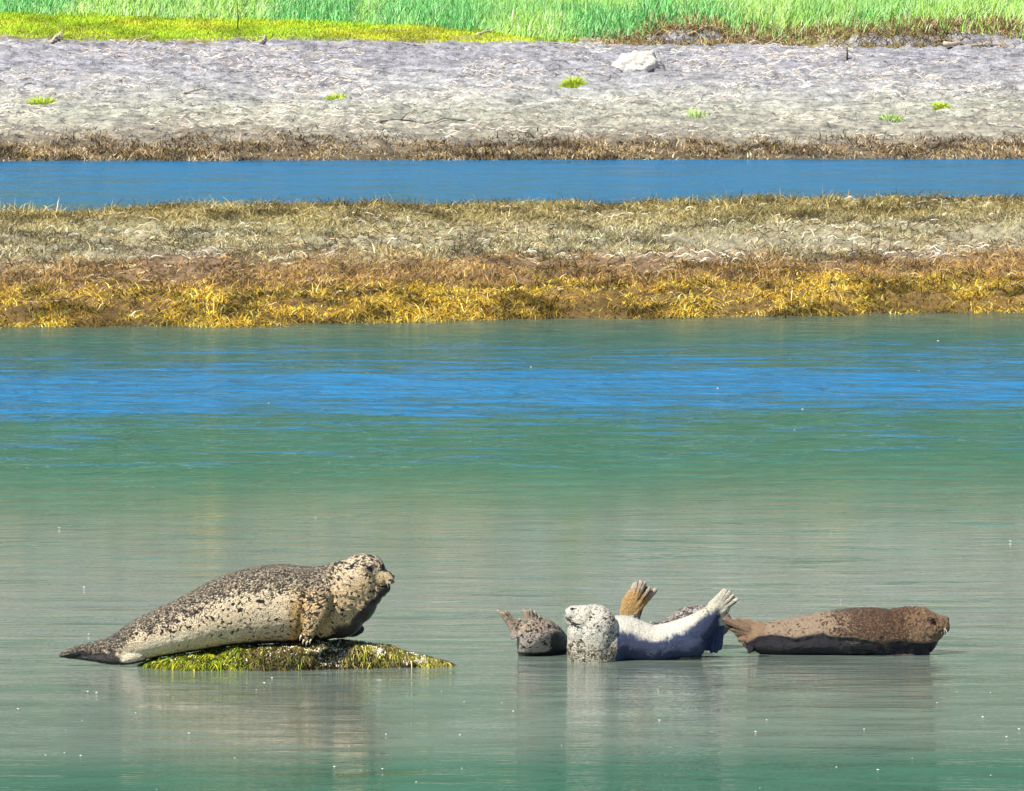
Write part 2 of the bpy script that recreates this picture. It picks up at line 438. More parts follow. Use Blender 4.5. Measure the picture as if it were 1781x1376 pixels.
# straw and twigs strewn over the grey clay slope: thin, lying flat
def strew(name, n, y0, y1, cols, lmin, lmax, w, seed, thr=0.45, hf=far_h, edge=edge_far, half=13, up=0.0):
    x, y, s = scatter(n, y0, y1, half, edge, hf, 0.5)
    d = fbm(x * 0.5, y * 0.35, seed, 4, 0.6)
    k = rng.uniform(0, 1, len(x)) < sstep(thr, thr + 0.12, d)
    x, y = x[k], y[k]; n = len(x)
    ln = rng.uniform(lmin, lmax, n); a = rng.normal(0.25, 0.55, n)
    seg = 5; V = []
    bend = rng.normal(0, 0.25, n); W = rng.uniform(w * 0.5, w, n)
    for i in range(seg + 1):
        u = i / seg - 0.5
        px = x + ln * u * np.cos(a + bend * u); py = y + ln * u * np.sin(a + bend * u) * 2.2
        pz = hf(px, py) + up * np.sin(math.pi * i / seg) * np.minimum(ln, 0.5)
        hw = W * (0.35 + 0.65 * (1 - abs(2 * u) ** 2))
        V.append(np.stack([np.stack([px, py, pz - 0.004], 1), np.stack([px, py + hw * 0.3, pz + hw], 1), np.stack([px, py + hw * 1.3, pz - 0.004], 1)], 1))
    V = np.concatenate(V, 1); m = V.shape[1]
    pat = []
    for i in range(seg):
        for j in range(2): pat += [3 * i + j, 3 * i + 3 + j, 3 * i + 4 + j, 3 * i + 1 + j]
    F_ = (np.arange(n)[:, None] * m + np.array(pat)[None]).ravel()
    o = np_mesh(name, V.reshape(-1, 3), F_, np.full(n * seg * 2, 4), grassm, None, True, np.repeat(pick(cols, n, 0.15), m, 0))
    o['kind'] = 'stuff'
strew('straw_litter', 22000, 5, 27.5, [(0.75, 0.68, 0.58), (0.66, 0.58, 0.48), (0.8, 0.77, 0.72), (0.6, 0.52, 0.42)], 0.06, 0.40, 0.013, 131)
strew('pale_stalks', 5200, 7, 25, [(0.66, 0.62, 0.48), (0.56, 0.52, 0.36), (0.74, 0.72, 0.6)], 0.06, 0.22, 0.009, 135, 0.44, bank_h, edge_near, 8.5, 0.12)
strew('brown_stalks', 9000, 1, 25, [(0.10, 0.07, 0.035), (0.2, 0.13, 0.06), (0.5, 0.38, 0.2)], 0.06, 0.25, 0.010, 137, 0.40, bank_h, edge_near, 8.5, 0.12)
strew('dark_wrack', 9000, 2, 27, [(0.10, 0.09, 0.09), (0.16, 0.14, 0.15), (0.2, 0.15, 0.1)], 0.06, 0.40, 0.016, 141, 0.5)

# short yellow-green turf on the left, tall green grass behind and on the right
def turf_end(x):      # distance behind the top edge at which tall grass starts
    return np.interp(x, [-14, -9, -4, -0.6, 0.3, 14], [8.5, 7.5, 5.5, 3.0, 0.3, 0.3])
n = 110000
x = rng.uniform(-13.5, 1.5, n); s = rng.uniform(-0.3, 11, n)
k = s < turf_end(x) + 0.4
x, s = x[k], s[k]; y = top_edge(x) + s; n = len(x)
P = np.stack([x, y, far_h(x, y) - 0.01], 1)
mixn = sstep(0.35, 0.65, fbm(x * 0.6, y * 0.3, 151, 3))
c1 = pick([(0.52, 0.58, 0.03), (0.44, 0.54, 0.025), (0.58, 0.62, 0.05)], n, 0.07); c2 = pick([(0.30, 0.50, 0.02), (0.42, 0.60, 0.03)], n, 0.07)
o = blades('turf_grass', P, rng.uniform(0.05, 0.13, n), rng.uniform(0.010, 0.020, n), rng.normal(0, 0.6, (n, 2)), (c1 * mixn[:, None] + c2 * (1 - mixn[:, None])) * (0.75 + 0.45 * sstep(0.35, 0.6, fbm(x * 1.3, y * 0.5, 155, 4, 0.6)))[:, None], grassm)
o['kind'] = 'stuff'
n = 190000
x = rng.uniform(-15.5, 15.5, n); s = rng.uniform(0, 1, n) ** 1.2 * 26
k = s > turf_end(x)
x, s = x[k], s[k]; y = top_edge(x) + s; n = len(x)
P = np.stack([x, y, far_h(x, y) - 0.02], 1)
f1 = fbm(x * 0.45, y * 0.12, 161, 4, 0.6); f2 = fbm(x * 1.6, y * 0.3, 163, 3)
front = 1 - sstep(0.0, 2.2, s - turf_end(x))
H = rng.uniform(0.35, 0.75, n) * (0.65 + 0.7 * f2) * (1 - 0.5 * front)
L = rng.normal(0, 0.32, (n, 2)); L[:, 0] += 0.15 + 0.5 * (f1 - 0.5)
ca = pick([(0.16, 0.55, 0.14), (0.26, 0.64, 0.20), (0.07, 0.38, 0.10), (0.40, 0.70, 0.32)], n, 0.2)
cc = pick([(0.40, 0.68, 0.10), (0.32, 0.64, 0.12), (0.50, 0.74, 0.20), (0.60, 0.80, 0.45)], n, 0.15)
u = sstep(0.40, 0.62, f1 + 0.05 * (x / 8))[:, None]
C = ca * (1 - u) + cc * u
right = sstep(0.5, 4.0, x); fr2 = 1 - sstep(1.5, 5.5, (s - turf_end(x)) + (fbm(x * 0.9, y * 0.2, 167, 3) - 0.45) * 5)
br = (rng.uniform(0, 1, n) < fr2 * right * 0.92)
C[br] = pick([(0.42, 0.29, 0.13), (0.56, 0.44, 0.27), (0.22, 0.14, 0.07), (0.10, 0.07, 0.04), (0.40, 0.38, 0.08)], br.sum(), 0.25)
H[br] *= 0.55; L[br] *= 2.6
bx = rng.uniform(0.7, 15, 26000); bs = rng.uniform(-0.9, 2.6, 26000)
kk = rng.uniform(0, 1, 26000) < sstep(0.36, 0.5, fbm(bx * 0.7, bs * 0.4, 171, 4)) * sstep(0.7, 3, bx) + 0.05
bx, bs = bx[kk], bs[kk]; by = top_edge(bx) + bs; m_ = len(bx)
hollow_shade = 1 - 0.75 * np.exp(-(((bx - 9.9) / 0.7) ** 2)) * (bs < 1.2)  # roots painted darker as the shade of a hollow
ob = blades('brown_roots', np.stack([bx, by, far_h(bx, by) - 0.02], 1), rng.uniform(0.08, 0.34, m_) * (0.6 + 0.8 * fbm(bx * 1.2, by, 173, 3)), rng.uniform(0.012, 0.03, m_), rng.normal(0, 1.3, (m_, 2)),
            pick([(0.40, 0.28, 0.14), (0.54, 0.44, 0.28), (0.20, 0.13, 0.07), (0.09, 0.06, 0.04), (0.30, 0.20, 0.08), (0.42, 0.42, 0.10)], m_, 0.25) * hollow_shade[:, None], grassm)
ob['kind'] = 'stuff'
o = blades('reed_grass', P, H, rng.uniform(0.012, 0.032, n), L, C, grassm, seg=3); o['kind'] = 'stuff'

# ------------------------------------------------------------------ small things on the far bank
def at_bank(px, py, hf=far_h, y0=122.0, y1=152.0):
    """where the photo pixel meets the bank surface"""
    ys = np.linspace(y0, y1, 600)
    p = [at(px, py, float(yy)) for yy in ys]
    xs = np.array([q.x for q in p]); zs = np.array([q.z for q in p])
    h = hf(xs, ys); i = int(np.argmax(h >= zs)) if (h >= zs).any() else len(ys) - 1
    return Vector((xs[i], ys[i], h[i]))

def tuft(px, py, wpx, hpx, cols, label, n=260):
    b = at_bank(px, py)
    sc = b.y / F
    r = wpx * sc / 2
    a = rng.uniform(0, 2 * math.pi, n); rr = np.sqrt(rng.uniform(0, 1, n)) * r
    x = b.x + np.cos(a) * rr; y = b.y + np.sin(a) * rr
    root = empty('grass_tuft', b)
    P = np.stack([x, y, far_h(x, y) - 0.02], 1)
    H = rng.uniform(0.4, 1.0, n) * hpx * sc * (1.1 - 0.5 * rr / r)
    L = np.stack([np.cos(a), np.sin(a)], 1) * (0.25 + 0.5 * rr / r)[:, None] + rng.normal(0, 0.15, (n, 2))
    o = blades('blades', P, H, rng.uniform(0.015, 0.035, n), L, pick(cols, n, 0.15), grassm, parent=root)
    tag(root, label, 'grass tuft', 'green tufts growing on the grey clay slope')
YG = [(0.5, 0.66, 0.04), (0.4, 0.6, 0.05), (0.62, 0.68, 0.08)]
PG = [(0.42, 0.62, 0.2), (0.5, 0.65, 0.25), (0.35, 0.6, 0.12)]
tuft(72, 180, 46, 18, YG, 'yellow-green grass tuft near the left end of the grey slope')
tuft(582, 170, 36, 14, YG, 'small faint yellow tuft on the grey slope left of the middle')
tuft(997, 148, 44, 24, YG, 'bright yellow-green spiky tuft below and left of the pale hummock', 340)
tuft(1213, 200, 40, 20, PG, 'pale washed green tuft low on the slope right of the middle', 120)
tuft(1549, 208, 50, 14, PG, 'wide flat green tuft lowest on the right of the slope')
tuft(1637, 187, 30, 16, YG, 'small bright green tuft furthest right on the slope')

def tube(pts, rad, sides=8):
    """closed tapered tube as (V, faces) lists"""
    pts = [Vector(p) for p in pts]; V = []; Fc = []
    ref = Vector((0.13, 0.31, 0.94))
    for i, p in enumerate(pts):
        t = (pts[min(i + 1, len(pts) - 1)] - pts[max(i - 1, 0)]).normalized()
        a = t.cross(ref); a = a.normalized() if a.length > 1e-4 else Vector((1, 0, 0)); b = t.cross(a)
        for k in range(sides):
            th = 2 * math.pi * k / sides
            V.append(p + (a * math.cos(th) + b * math.sin(th)) * rad[i])
    n = len(pts)
    for i in range(n - 1):
        for k in range(sides):
            k2 = (k + 1) % sides
            Fc.append((i * sides + k, i * sides + k2, (i + 1) * sides + k2, (i + 1) * sides + k))
    Fc.append(tuple(range(sides))[::-1]); Fc.append(tuple((n - 1) * sides + k for k in range(sides)))
    return V, Fc

def mesh_from(name, chunks, mat, parent=None, smooth=True):
    V = []; fl = []; sz = []
    for cv, cf in chunks:
        o0 = len(V); V += [tuple(v) for v in cv]
        for f in cf: fl += [i + o0 for i in f]; sz.append(len(f))
    return np_mesh(name, np.array(V), fl, sz, mat, parent, smooth)

woodm = simple_mat('bleached_wood', (0.55, 0.46, 0.36), 0.8, 0.35, 14, 0.01)
darkwood = simple_mat('dark_wet_wood', (0.06, 0.045, 0.035), 0.7, 0.35, 14, 0.01)
rootm = simple_mat('brown_root_wood', (0.33, 0.22, 0.13), 0.8, 0.4, 14, 0.01)

def drift(px, py, dx, dy, r, label, mat=woodm, twigs=2, name='driftwood', cat='driftwood'):
    a = at_bank(px - dx / 2, py + dy / 2); b = at_bank(px + dx / 2, py - dy / 2)
    if abs(a.y - b.y) > 1.2: b.y = a.y + 1.2 * (1 if b.y > a.y else -1)
    rd = random.Random(int(px * 7 + py))
    n = 9; pts = []
    for i in range(n):
        u = i / (n - 1); p = a.lerp(b, u)
        p.z = float(far_h(np.array([p.x]), np.array([p.y]))[0]) + r * 0.8 + 0.05 * math.sin(u * math.pi) + rd.uniform(-0.012, 0.012)
        p.x += rd.uniform(-0.01, 0.01); pts.append(p)
    ch = [tube(pts, [r * (1.0 - 0.65 * i / (n - 1)) * rd.uniform(0.85, 1.15) for i in range(n)])]
    for k in range(twigs):
        i = rd.randint(2, n - 3); p = pts[i]; ln = rd.uniform(0.12, 0.3)
        d = Vector((rd.choice((-1, 1)) * rd.uniform(0.4, 1), rd.uniform(-0.3, 0.3), rd.uniform(0.3, 0.8))).normalized()
        ch.append(tube([p + d * ln * u + Vector((0, 0, -0.04 * u * u)) for u in (0, 0.35, 0.7, 1)], [r * 0.5, r * 0.4, r * 0.28, r * 0.12], 6))
    o = mesh_from(name, ch, mat)
    tag(o, label, cat, 'branches and driftwood washed up on the far bank')
drift(1690, 66, 95, 30, 0.05, 'largest bleached branch at the right end of the grass edge', twigs=4)
drift(1735, 58, 60, -26, 0.04, 'bleached branch sloping down to the right edge of the bank', twigs=3)
drift(1655, 74, 60, 10, 0.035, 'short brown root just left of the largest bleached branch', rootm, 3)
drift(1590, 52, 80, -12, 0.03, 'thin brown root arching out of the grass right of centre', rootm, 3)
drift(1335, 74, 60, 8, 0.03, 'pale stick lying under the brown fringe right of the hummock', twigs=2)
drift(1250, 55, 110, 16, 0.025, 'long thin pale branch along the brown grass fringe', twigs=3)
drift(845, 62, 34, 6, 0.035, 'short white stick with dark underside near the middle of the grass edge', twigs=2)
drift(102, 72, 24, 14, 0.04, 'white forked stick standing at the left of the turf edge', twigs=3)
drift(240, 74, 34, 5, 0.028, 'thin white stick lying against the turf on the left', twigs=2)
drift(462, 74, 18, 8, 0.04, 'stubby white stick at the turf edge left of the middle', twigs=2)
drift(350, 150, 60, 26, 0.03, 'pale branch lying diagonally on the grey slope', twigs=1)
drift(735, 212, 150, 3, 0.02, 'long dark stick lying level low on the grey slope', darkwood, 2)
# pale hummock of dried clay
hb = at_bank(1112, 119); sc = hb.y / F
HV, HF = [], []
for i in range(40):
    for j in range(60):
        ph = i / 39 * math.pi * 0.55; th = j / 60 * 2 * math.pi
        x, y, z = math.sin(ph) * math.cos(th), math.sin(ph) * math.sin(th), math.cos(ph)
        k = 1 + 0.35 * (float(fbm(np.array([x * 2.3 + 9]), np.array([y * 2.3 + z * 2]), 501, 5, 0.62)[0]) - 0.5) * 2
        HV.append((hb.x + x * 46 * sc * k, hb.y + 0.5 + y * 0.7 * k, hb.z - 0.08 + z * 34 * sc * k))
for i in range(39):
    for j in range(60):
        HF.append((i * 60 + j, i * 60 + (j + 1) % 60, (i + 1) * 60 + (j + 1) % 60, (i + 1) * 60 + j))
o = mesh_from('clay_hummock', [(HV, HF)], simple_mat('pale_dry_clay', (0.62, 0.58, 0.54), 0.9, 0.3, 6, 0.05))
tag(o, 'pale rounded hummock of dried clay on the slope right of the middle', 'hummock')
# dark upright stake
b = at_bank(1473, 104); sc = b.y / F
o = mesh_from('stake', [tube([b + Vector((0, 0, -0.05)), b + Vector((0.01, 0, 0.1)), b + Vector((0.0, 0, 20 * sc))], [0.022, 0.02, 0.016])], darkwood)
tag(o, 'short dark upright stake stuck in the grey slope on the right', 'stake')
b = at(413, 38, 151.5); b.z = float(far_h(np.array([b.x]), np.array([b.y]))[0])
o = mesh_from('stake', [tube([b, b + Vector((0.015, 0, 0.25)), b + Vector((0.0, 0, 0.62))], [0.018, 0.015, 0.008])], darkwood)
tag(o, 'thin dark dead stalk rising from the turf in front of tall grass', 'stalk')

# ------------------------------------------------------------------ seals
def catmull(P, n):
    P = np.array(P, dtype=float); m = len(P)
    d = np.concatenate([[0], np.cumsum(np.maximum(np.hypot(*(P[1:, :2] - P[:-1, :2]).T), 1e-3))])
    u = np.linspace(0, d[-1], n)
    out = np.zeros((n, P.shape[1]))
    i = np.clip(np.searchsorted(d, u, 'right') - 1, 0, m - 2)
    t = ((u - d[i]) / (d[i + 1] - d[i]))[:, None]
    tan = np.zeros_like(P)
    tan[1:-1] = (P[2:] - P[:-2]) / (d[2:] - d[:-2])[:, None]
    tan[0] = (P[1] - P[0]) / (d[1] - d[0]); tan[-1] = (P[-1] - P[-2]) / (d[-1] - d[-2])
    h = (d[i + 1] - d[i])[:, None]
    h00 = 2 * t**3 - 3 * t**2 + 1; h10 = t**3 - 2 * t**2 + t; h01 = -2 * t**3 + 3 * t**2; h11 = t**3 - t**2
    return h00 * P[i] + h10 * h * tan[i] + h01 * P[i + 1] + h11 * h * tan[i + 1]

def loft(st, Y0, n=48, sides=32, vert=False, power=2.0):
    """st rows: (px, py, r_in_plane, r_depth, dy) all in photo pixels -> world chunk. vert: sections stay vertical"""
    sc = Y0 / F
    S = catmull(st, n); V = []; Fc = []
    for k in range(n):
        a = S[max(k - 1, 0)]; b = S[min(k + 1, n - 1)]
        tx, ty = b[0] - a[0], b[1] - a[1]; L = math.hypot(tx, ty) or 1
        nx, ny = (0, -1) if vert else (ty / L, -tx / L)
        if vert is False and ny > 0: pass
        px, py, r1, r2, dy = S[k]
        r1 = max(r1, 0.4); r2 = max(r2, 0.4)
        for j in range(sides):
            th = 2 * math.pi * j / sides
            c, s = math.cos(th), math.sin(th)
            c = math.copysign(abs(c) ** (2 / power), c); s = math.copysign(abs(s) ** (2 / power), s)
            V.append(at(px + nx * r1 * c, py + ny * r1 * c, Y0) + Vector((0, (dy + r2 * s) * sc, 0)))
    for i in range(n - 1):
        for k in range(sides):
            k2 = (k + 1) % sides
            Fc.append((i * sides + k, i * sides + k2, (i + 1) * sides + k2, (i + 1) * sides + k))
    Fc.append(tuple(range(sides))[::-1]); Fc.append(tuple((n - 1) * sides + k for k in range(sides)))
    return V, Fc

def ell(px, py, rx, ry, rd, dy, Y0, rot=0.0):
    sc = Y0 / F; V = []; Fc = []; n, m = 14, 20
    cr, sr = math.cos(R(rot)), math.sin(R(rot))
    for i in range(1, n):
        ph = math.pi * i / n
        for j in range(m):
            th = 2 * math.pi * j / m
            ex, ey, ed = rx * math.cos(ph), ry * math.sin(ph) * math.cos(th), rd * math.sin(ph) * math.sin(th)
            V.append(at(px + ex * cr - ey * sr, py + ex * sr + ey * cr, Y0) + Vector((0, (dy + ed) * sc, 0)))
    a = len(V); V.append(at(px + rx * cr, py + rx * sr, Y0) + Vector((0, dy * sc, 0))); V.append(at(px - rx * cr, py - rx * sr, Y0) + Vector((0, dy * sc, 0)))
    for i in range(n - 2):
        for j in range(m):
            j2 = (j + 1) % m
            Fc.append((i * m + j, i * m + j2, (i + 1) * m + j2, (i + 1) * m + j))
    for j in range(m):
        Fc.append((a, (j + 1) % m, j)); Fc.append((a + 1, (n - 2) * m + j, (n - 2) * m + (j + 1) % m))
    return V, Fc

def fan(root, tips, Y0, r0=5, r1=3, dy0=0, dys=None, web=1.3, rootw=0, webend=0.8):
    """hind flipper: tapering digits from root to each tip joined by a thin web"""
    ch = []; n = len(tips); roots = []
    for i, tp in enumerate(tips):
        f = (i / (n - 1) - 0.5) if n > 1 else 0
        d = dys[i] if dys else dy0
        ax, ay = tips[-1][0] - tips[0][0], tips[-1][1] - tips[0][1]; L = math.hypot(ax, ay) or 1
        rx, ry = root[0] + ax / L * rootw * f, root[1] + ay / L * rootw * f
        mx, my = (rx + tp[0]) / 2, (ry + tp[1]) / 2
        roots.append((rx, ry, tp[0], tp[1], d))
        ch.append(loft([(rx, ry, r0, r0 * 1.1, dy0), (mx, my, (r0 + r1) / 2, (r0 + r1) / 2, (dy0 + d) / 2), (tp[0] - (tp[0] - mx) * .1, tp[1] - (tp[1] - my) * .1, r1, r1, d), (tp[0], tp[1], r1 * .4, r1 * .4, d)], Y0, 16, 12))
    sc = Y0 / F
    for a, b in zip(roots[:-1], roots[1:]):
        V = []; Fc = []; m = 8
        for k in range(m):
            u = k / (m - 1) * webend
            for (q, sgn) in ((a, 0), (b, 1)):
                p = at(q[0] + (q[2] - q[0]) * u, q[1] + (q[3] - q[1]) * u, Y0); yy = (dy0 + (q[4] - dy0) * u) * sc
                V.append(p + Vector((0, yy - web * sc, 0))); V.append(p + Vector((0, yy + web * sc, 0)))
        for k in range(m - 1):
            i = 4 * k
            Fc += [(i, i + 4, i + 6, i + 2), (i + 1, i + 3, i + 7, i + 5), (i, i + 1, i + 5, i + 4), (i + 2, i + 6, i + 7, i + 3)]
        Fc += [(0, 2, 3, 1), (4 * m - 4, 4 * m - 3, 4 * m - 1, 4 * m - 2)]
        ch.append((V, Fc))
    return ch

def fuse(chunks, voxel=0.0045, smooth=4):
    """voxel-union of closed chunks into one continuous skin"""
    V = []; Fs = []
    for cv, cf in chunks:
        o0 = len(V); V += [tuple(v) for v in cv]; Fs += [tuple(i + o0 for i in f) for f in cf]
    me = bpy.data.meshes.new('tmp'); me.from_pydata(V, [], Fs); me.update()
    bm = bmesh.new(); bm.from_mesh(me)
    bmesh.ops.recalc_face_normals(bm, faces=bm.faces); bm.to_mesh(me); bm.free()
    ob = bpy.data.objects.new('tmp', me); COL.objects.link(ob)
    md = ob.modifiers.new('r', 'REMESH'); md.mode = 'VOXEL'; md.voxel_size = voxel
    if smooth:
        ms = ob.modifiers.new('s', 'SMOOTH'); ms.factor = 0.5; ms.iterations = smooth
    dg = bpy.context.evaluated_depsgraph_get(); dg.update()
    out = bpy.data.meshes.new_from_object(ob.evaluated_get(dg))
    bpy.data.objects.remove(ob); bpy.data.meshes.remove(me)
    return out

def seal_mat(name, pale, dark, mid, spot_scale=55, spot_bias=0.0, wet_shade_col=(0.02, 0.03, 0.05), seed=0.0, tan=None):
    t = NT(name)
    at_ = t.node('ShaderNodeVertexColor', layer_name='Col')
    sp = t.node('ShaderNodeSeparateColor'); t.link(at_.outputs[0], sp.inputs[0])
    back, wet_shade, tint = sp.outputs[0], sp.outputs[1], sp.outputs[2]
    v = t.coord(loc=(seed, seed * 0.7, 0), scale=(1, 1, 1.15))
    n1 = t.noise(v, spot_scale, 2, 0.5, 0.9)
    n2 = t.noise(v, spot_scale * 0.32, 3, 0.6)
    n3 = t.noise(v, spot_scale * 4.0, 3, 0.6)
    val = t.math('ADD', n1, t.math('MULTIPLY', t.math('SUBTRACT', n2, 0.5), 0.35))
    val = t.math('ADD', val, t.math('MULTIPLY', t.math('SUBTRACT', back, 0.5), 0.46))
    val = t.math('ADD', val, spot_bias)
    spots = t.maprange(val, 0.575, 0.61, 0, 1)
    nf = t.noise(v, spot_scale * 2.6, 2, 0.6, 0.5)       # fine flecks, thick on the back
    fl = t.maprange(t.math('ADD', nf, t.math('MULTIPLY', t.math('SUBTRACT', back, 0.56), 0.9)), 0.56, 0.62, 0, 0.85)
    base = t.mix(tint, pale, tan if tan else mid)
    base = t.mix(t.maprange(back, 0.5, 1.0, 0, 0.6), base, mid)
    base = t.mix(1.0, base, t.maprange(n3, 0.3, 0.7, 0.7, 1.25, False), 'MULTIPLY')
    dk = t.mix(t.maprange(back, 0.6, 1.0, 0, 1), dark, t.mix(0.2, dark, mid))
    c = t.mix(spots, base, dk)
    c = t.mix(fl, c, dk)
    n5 = t.noise(v, spot_scale * 2.3, 2, 0.6, 0.6)
    c = t.mix(t.math('MULTIPLY', t.maprange(n5, 0.51, 0.57, 0, 0.75), t.maprange(back, 0.55, 0.8, 0, 1)), c, base)
    c = t.mix(1.0, c, t.maprange(nf, 0.35, 0.65, 1.25, 0.7, False), 'MULTIPLY')
    wn_ = t.math('ADD', wet_shade, t.math('MULTIPLY', t.math('SUBTRACT', n2, 0.5), 0.5))
    wm = t.maprange(wn_, 0.30, 0.70, 0, 1)
    c = t.mix(t.math('MULTIPLY', wm, 0.95), c, wet_shade_col)  # wet fur, and shade of the undersides painted in the same dark tone
    rough = t.maprange(wm, 0, 1, 0.48, 0.22)
    hair = t.noise(t.coord(scale=(1.0, 1, 0.35), rot=(0, R(25), 0)), 260, 2, 0.6)
    h = t.math('ADD', t.math('MULTIPLY', hair, 0.5), t.math('MULTIPLY', n3, 0.8))
    t.set(Base_Color=c, Roughness=rough, Normal=t.bump(h, 0.010, 1.0))
    t.b.inputs['Specular IOR Level'].default_value = 0.4
    return t.m

eyem = NT('dark_eye').set(Base_Color=(0.006, 0.005, 0.005), Roughness=0.06)
nosem = NT('wet_nose').set(Base_Color=(0.015, 0.012, 0.012), Roughness=0.25)
whiskm = NT('pale_whisker').set(Base_Color=(0.75, 0.7, 0.6), Roughness=0.4)
clawm = NT('horn_claw').set(Base_Color=(0.62, 0.52, 0.36), Roughness=0.4)

def unproject(me_co, Y0):
    """photo-pixel coordinates of world points flattened onto the seal's own plane"""
    X, Z = me_co[:, 0], me_co[:, 2]
    c, s = math.cos(PITCH), math.sin(PITCH)
    # invert at(): z - CAMZ = Y*(dz*c - s)/(c + dz*s)
    k = (Z - CAMZ) / Y0
    dz = (k * c + s) / (c - k * s)
    t = Y0 / (c + dz * s)
    return X / t * F + CX, CY - dz * F

def grooves(px, py, root, tips, reach=0.28, sharp=0.16):
    """1 in the furrows between the toes of a hind flipper, 0 elsewhere; also a mask of the flipper"""
    v = [math.atan2(t[1] - root[1], t[0] - root[0]) for t in tips]
    m0 = v[len(v) // 2]
    wrap = lambda a: (a - m0 + math.pi) % (2 * math.pi) - math.pi
    v = np.array([wrap(a) for a in v]); o = np.argsort(v)
    a = wrap(np.arctan2(py - root[1], px - root[0])); L = np.hypot(tips[len(tips) // 2][0] - root[0], tips[len(tips) // 2][1] - root[1])
    k = np.interp(a, v[o], np.arange(len(v), dtype=float)) + (n2(px, py, 0.12, 401) - 0.5) * 0.35
    d = np.hypot(px - root[0], py - root[1]) / L
    inside = (a > v.min() - 0.12) & (a < v.max() + 0.12) & (d > reach)
    g = np.exp(-(((k - np.floor(k)) - 0.5) / sharp) ** 2) * inside * sstep(reach, reach + 0.3, d)  # furrows between toes, painted dark as crease shade in the coat
    return g, inside * sstep(reach, reach + 0.15, d), d

def make_seal(label, Y0, basepx, chunks, mat, paint, disp=None, voxel=0.0045, smooth=4, group='harbour seals hauled out in the shallow water'):
    me = fuse(chunks, voxel, smooth)
    n = len(me.vertices)
    co = np.empty(n * 3, dtype=np.float32); me.vertices.foreach_get('co', co); co = co.reshape(-1, 3)
    nr = np.empty(n * 3, dtype=np.float32); me.vertices.foreach_get('normal', nr); nr = nr.reshape(-1, 3)
    px, py = unproject(co, Y0)
    dpx = (co[:, 1] - Y0) / (Y0 / F)
    if disp is not None: co = co + nr * (disp(px, py, dpx) * (Y0 / F))[:, None]
    c = paint(px, py, dpx, nr)
    loc = at(basepx[0], basepx[1], Y0)
    root = empty('seal', loc)
    fl = np.empty(len(me.loops), dtype=np.int32); me.loops.foreach_get('vertex_index', fl)
    sz = np.empty(len(me.polygons), dtype=np.int32); me.polygons.foreach_get('loop_total', sz)
    np_mesh('body', co, fl, sz, mat, root, True, np.clip(c, 0, 1))
    bpy.data.meshes.remove(me)
    tag(root, label, 'seal', group)
    return root

def ball(name, root, px, py, r, dy, Y0, mat, sy=1.0, rot=0, rd=None):
    return mesh_from(name, [ell(px, py, r, r * sy, rd or r, dy, Y0, rot)], mat, root)

def whiskers(root, px, py, dy, Y0, dirs, ln=12, r=0.35):
    sc = Y0 / F; ch = []
    for (dx, dz, dd) in dirs:
        p0 = at(px + random.uniform(-3, 3), py + random.uniform(-3, 3), Y0) + Vector((0, dy * sc, 0))
        d = Vector((dx, dd, dz)).normalized() * ln * random.uniform(0.7, 1.1) * sc
        ch.append(tube([p0, p0 + d * 0.5, p0 + d + Vector((0, 0, -ln * 0.18 * sc))], [r * sc, r * 0.8 * sc, r * 0.3 * sc], 5))
    mesh_from('whiskers', ch, whiskm, root)

def n2(px, py, s, seed): return fbm(px * s, py * s, seed, 4, 0.6)
def ridge(v): return 1 - np.abs(2 * (v - np.floor(v)) - 1)

# ---- large spotted seal lying on the weedy rock, head up, facing right
Y1 = 29.95
trunk = [(168, 1131, 12, 22, 0), (196, 1127, 20, 28, 0), (229, 1117, 32, 38, 0), (272, 1103, 41, 48, 0), (315, 1090, 47, 55, 0), (357, 1076, 54, 61, 0),
         (400, 1062, 62, 66, 0), (443, 1054, 67, 70, 0), (478, 1050, 68.5, 72, 0), (515, 1050.5, 67.5, 72, 0), (548, 1050, 64.5, 69, 0), (572, 1046, 64, 64, 0), (590, 1040, 60, 60, 0), (600, 1032, 40, 50, 0)]
c1 = [loft(trunk, Y1, 70, 40)]
c1.append(loft([(560, 1052, 60, 60, 0), (590, 1034, 57, 54, -1), (612, 1018, 52, 46, -3), (626, 1005, 44, 39, -5), (634, 997, 34, 32, -6)], Y1, 24, 36))
c1 += [ell(592, 1068, 46, 42, 52, 0, Y1, -25), ell(618, 1046, 38, 42, 42, -2, Y1, 20), ell(636, 1030, 27, 27, 32, -4, Y1)]
c1 += [ell(630, 998, 37, 35.5, 33, -5, Y1, 15), ell(644, 990, 26, 26, 28, -6, Y1), ell(658, 1003, 22, 19, 20, -10, Y1, 20), ell(669, 1003, 16, 13, 15, -12, Y1, 14),
       ell(676, 1008, 9.5, 8.5, 8.5, -18, Y1, 10), ell(676, 1007, 9.5, 8.5, 8.5, -4, Y1, 10), ell(664, 1018, 17, 12, 15, -10, Y1, 30), ell(655, 981, 14, 9, 20, -8, Y1, 35), ell(682, 1003, 5, 5, 6, -11, Y1), ell(658, 1024, 17, 14, 20, -9, Y1, 35), ell(650, 1036, 15, 18, 24, -6, Y1, 20)]
# near fore flipper folded down against the flank, far one poking out under the chest
c1.append(loft([(562, 1014, 18, 14, -46), (556, 1036, 21, 18, -70), (551, 1060, 19, 14, -86), (542, 1084, 14, 9, -90), (532, 1103, 8, 6, -88)], Y1, 24, 20))
c1 += fan((546, 1072), [(526, 1100), (530, 1107), (535, 1109), (541, 1106)], Y1, 5, 2.6, -88, rootw=14)
c1.append(loft([(590, 1098, 10, 14, 30), (612, 1102, 10, 10, 40), (626, 1098, 8, 6, 46), (630, 1094, 4, 4, 48)], Y1, 16, 16))
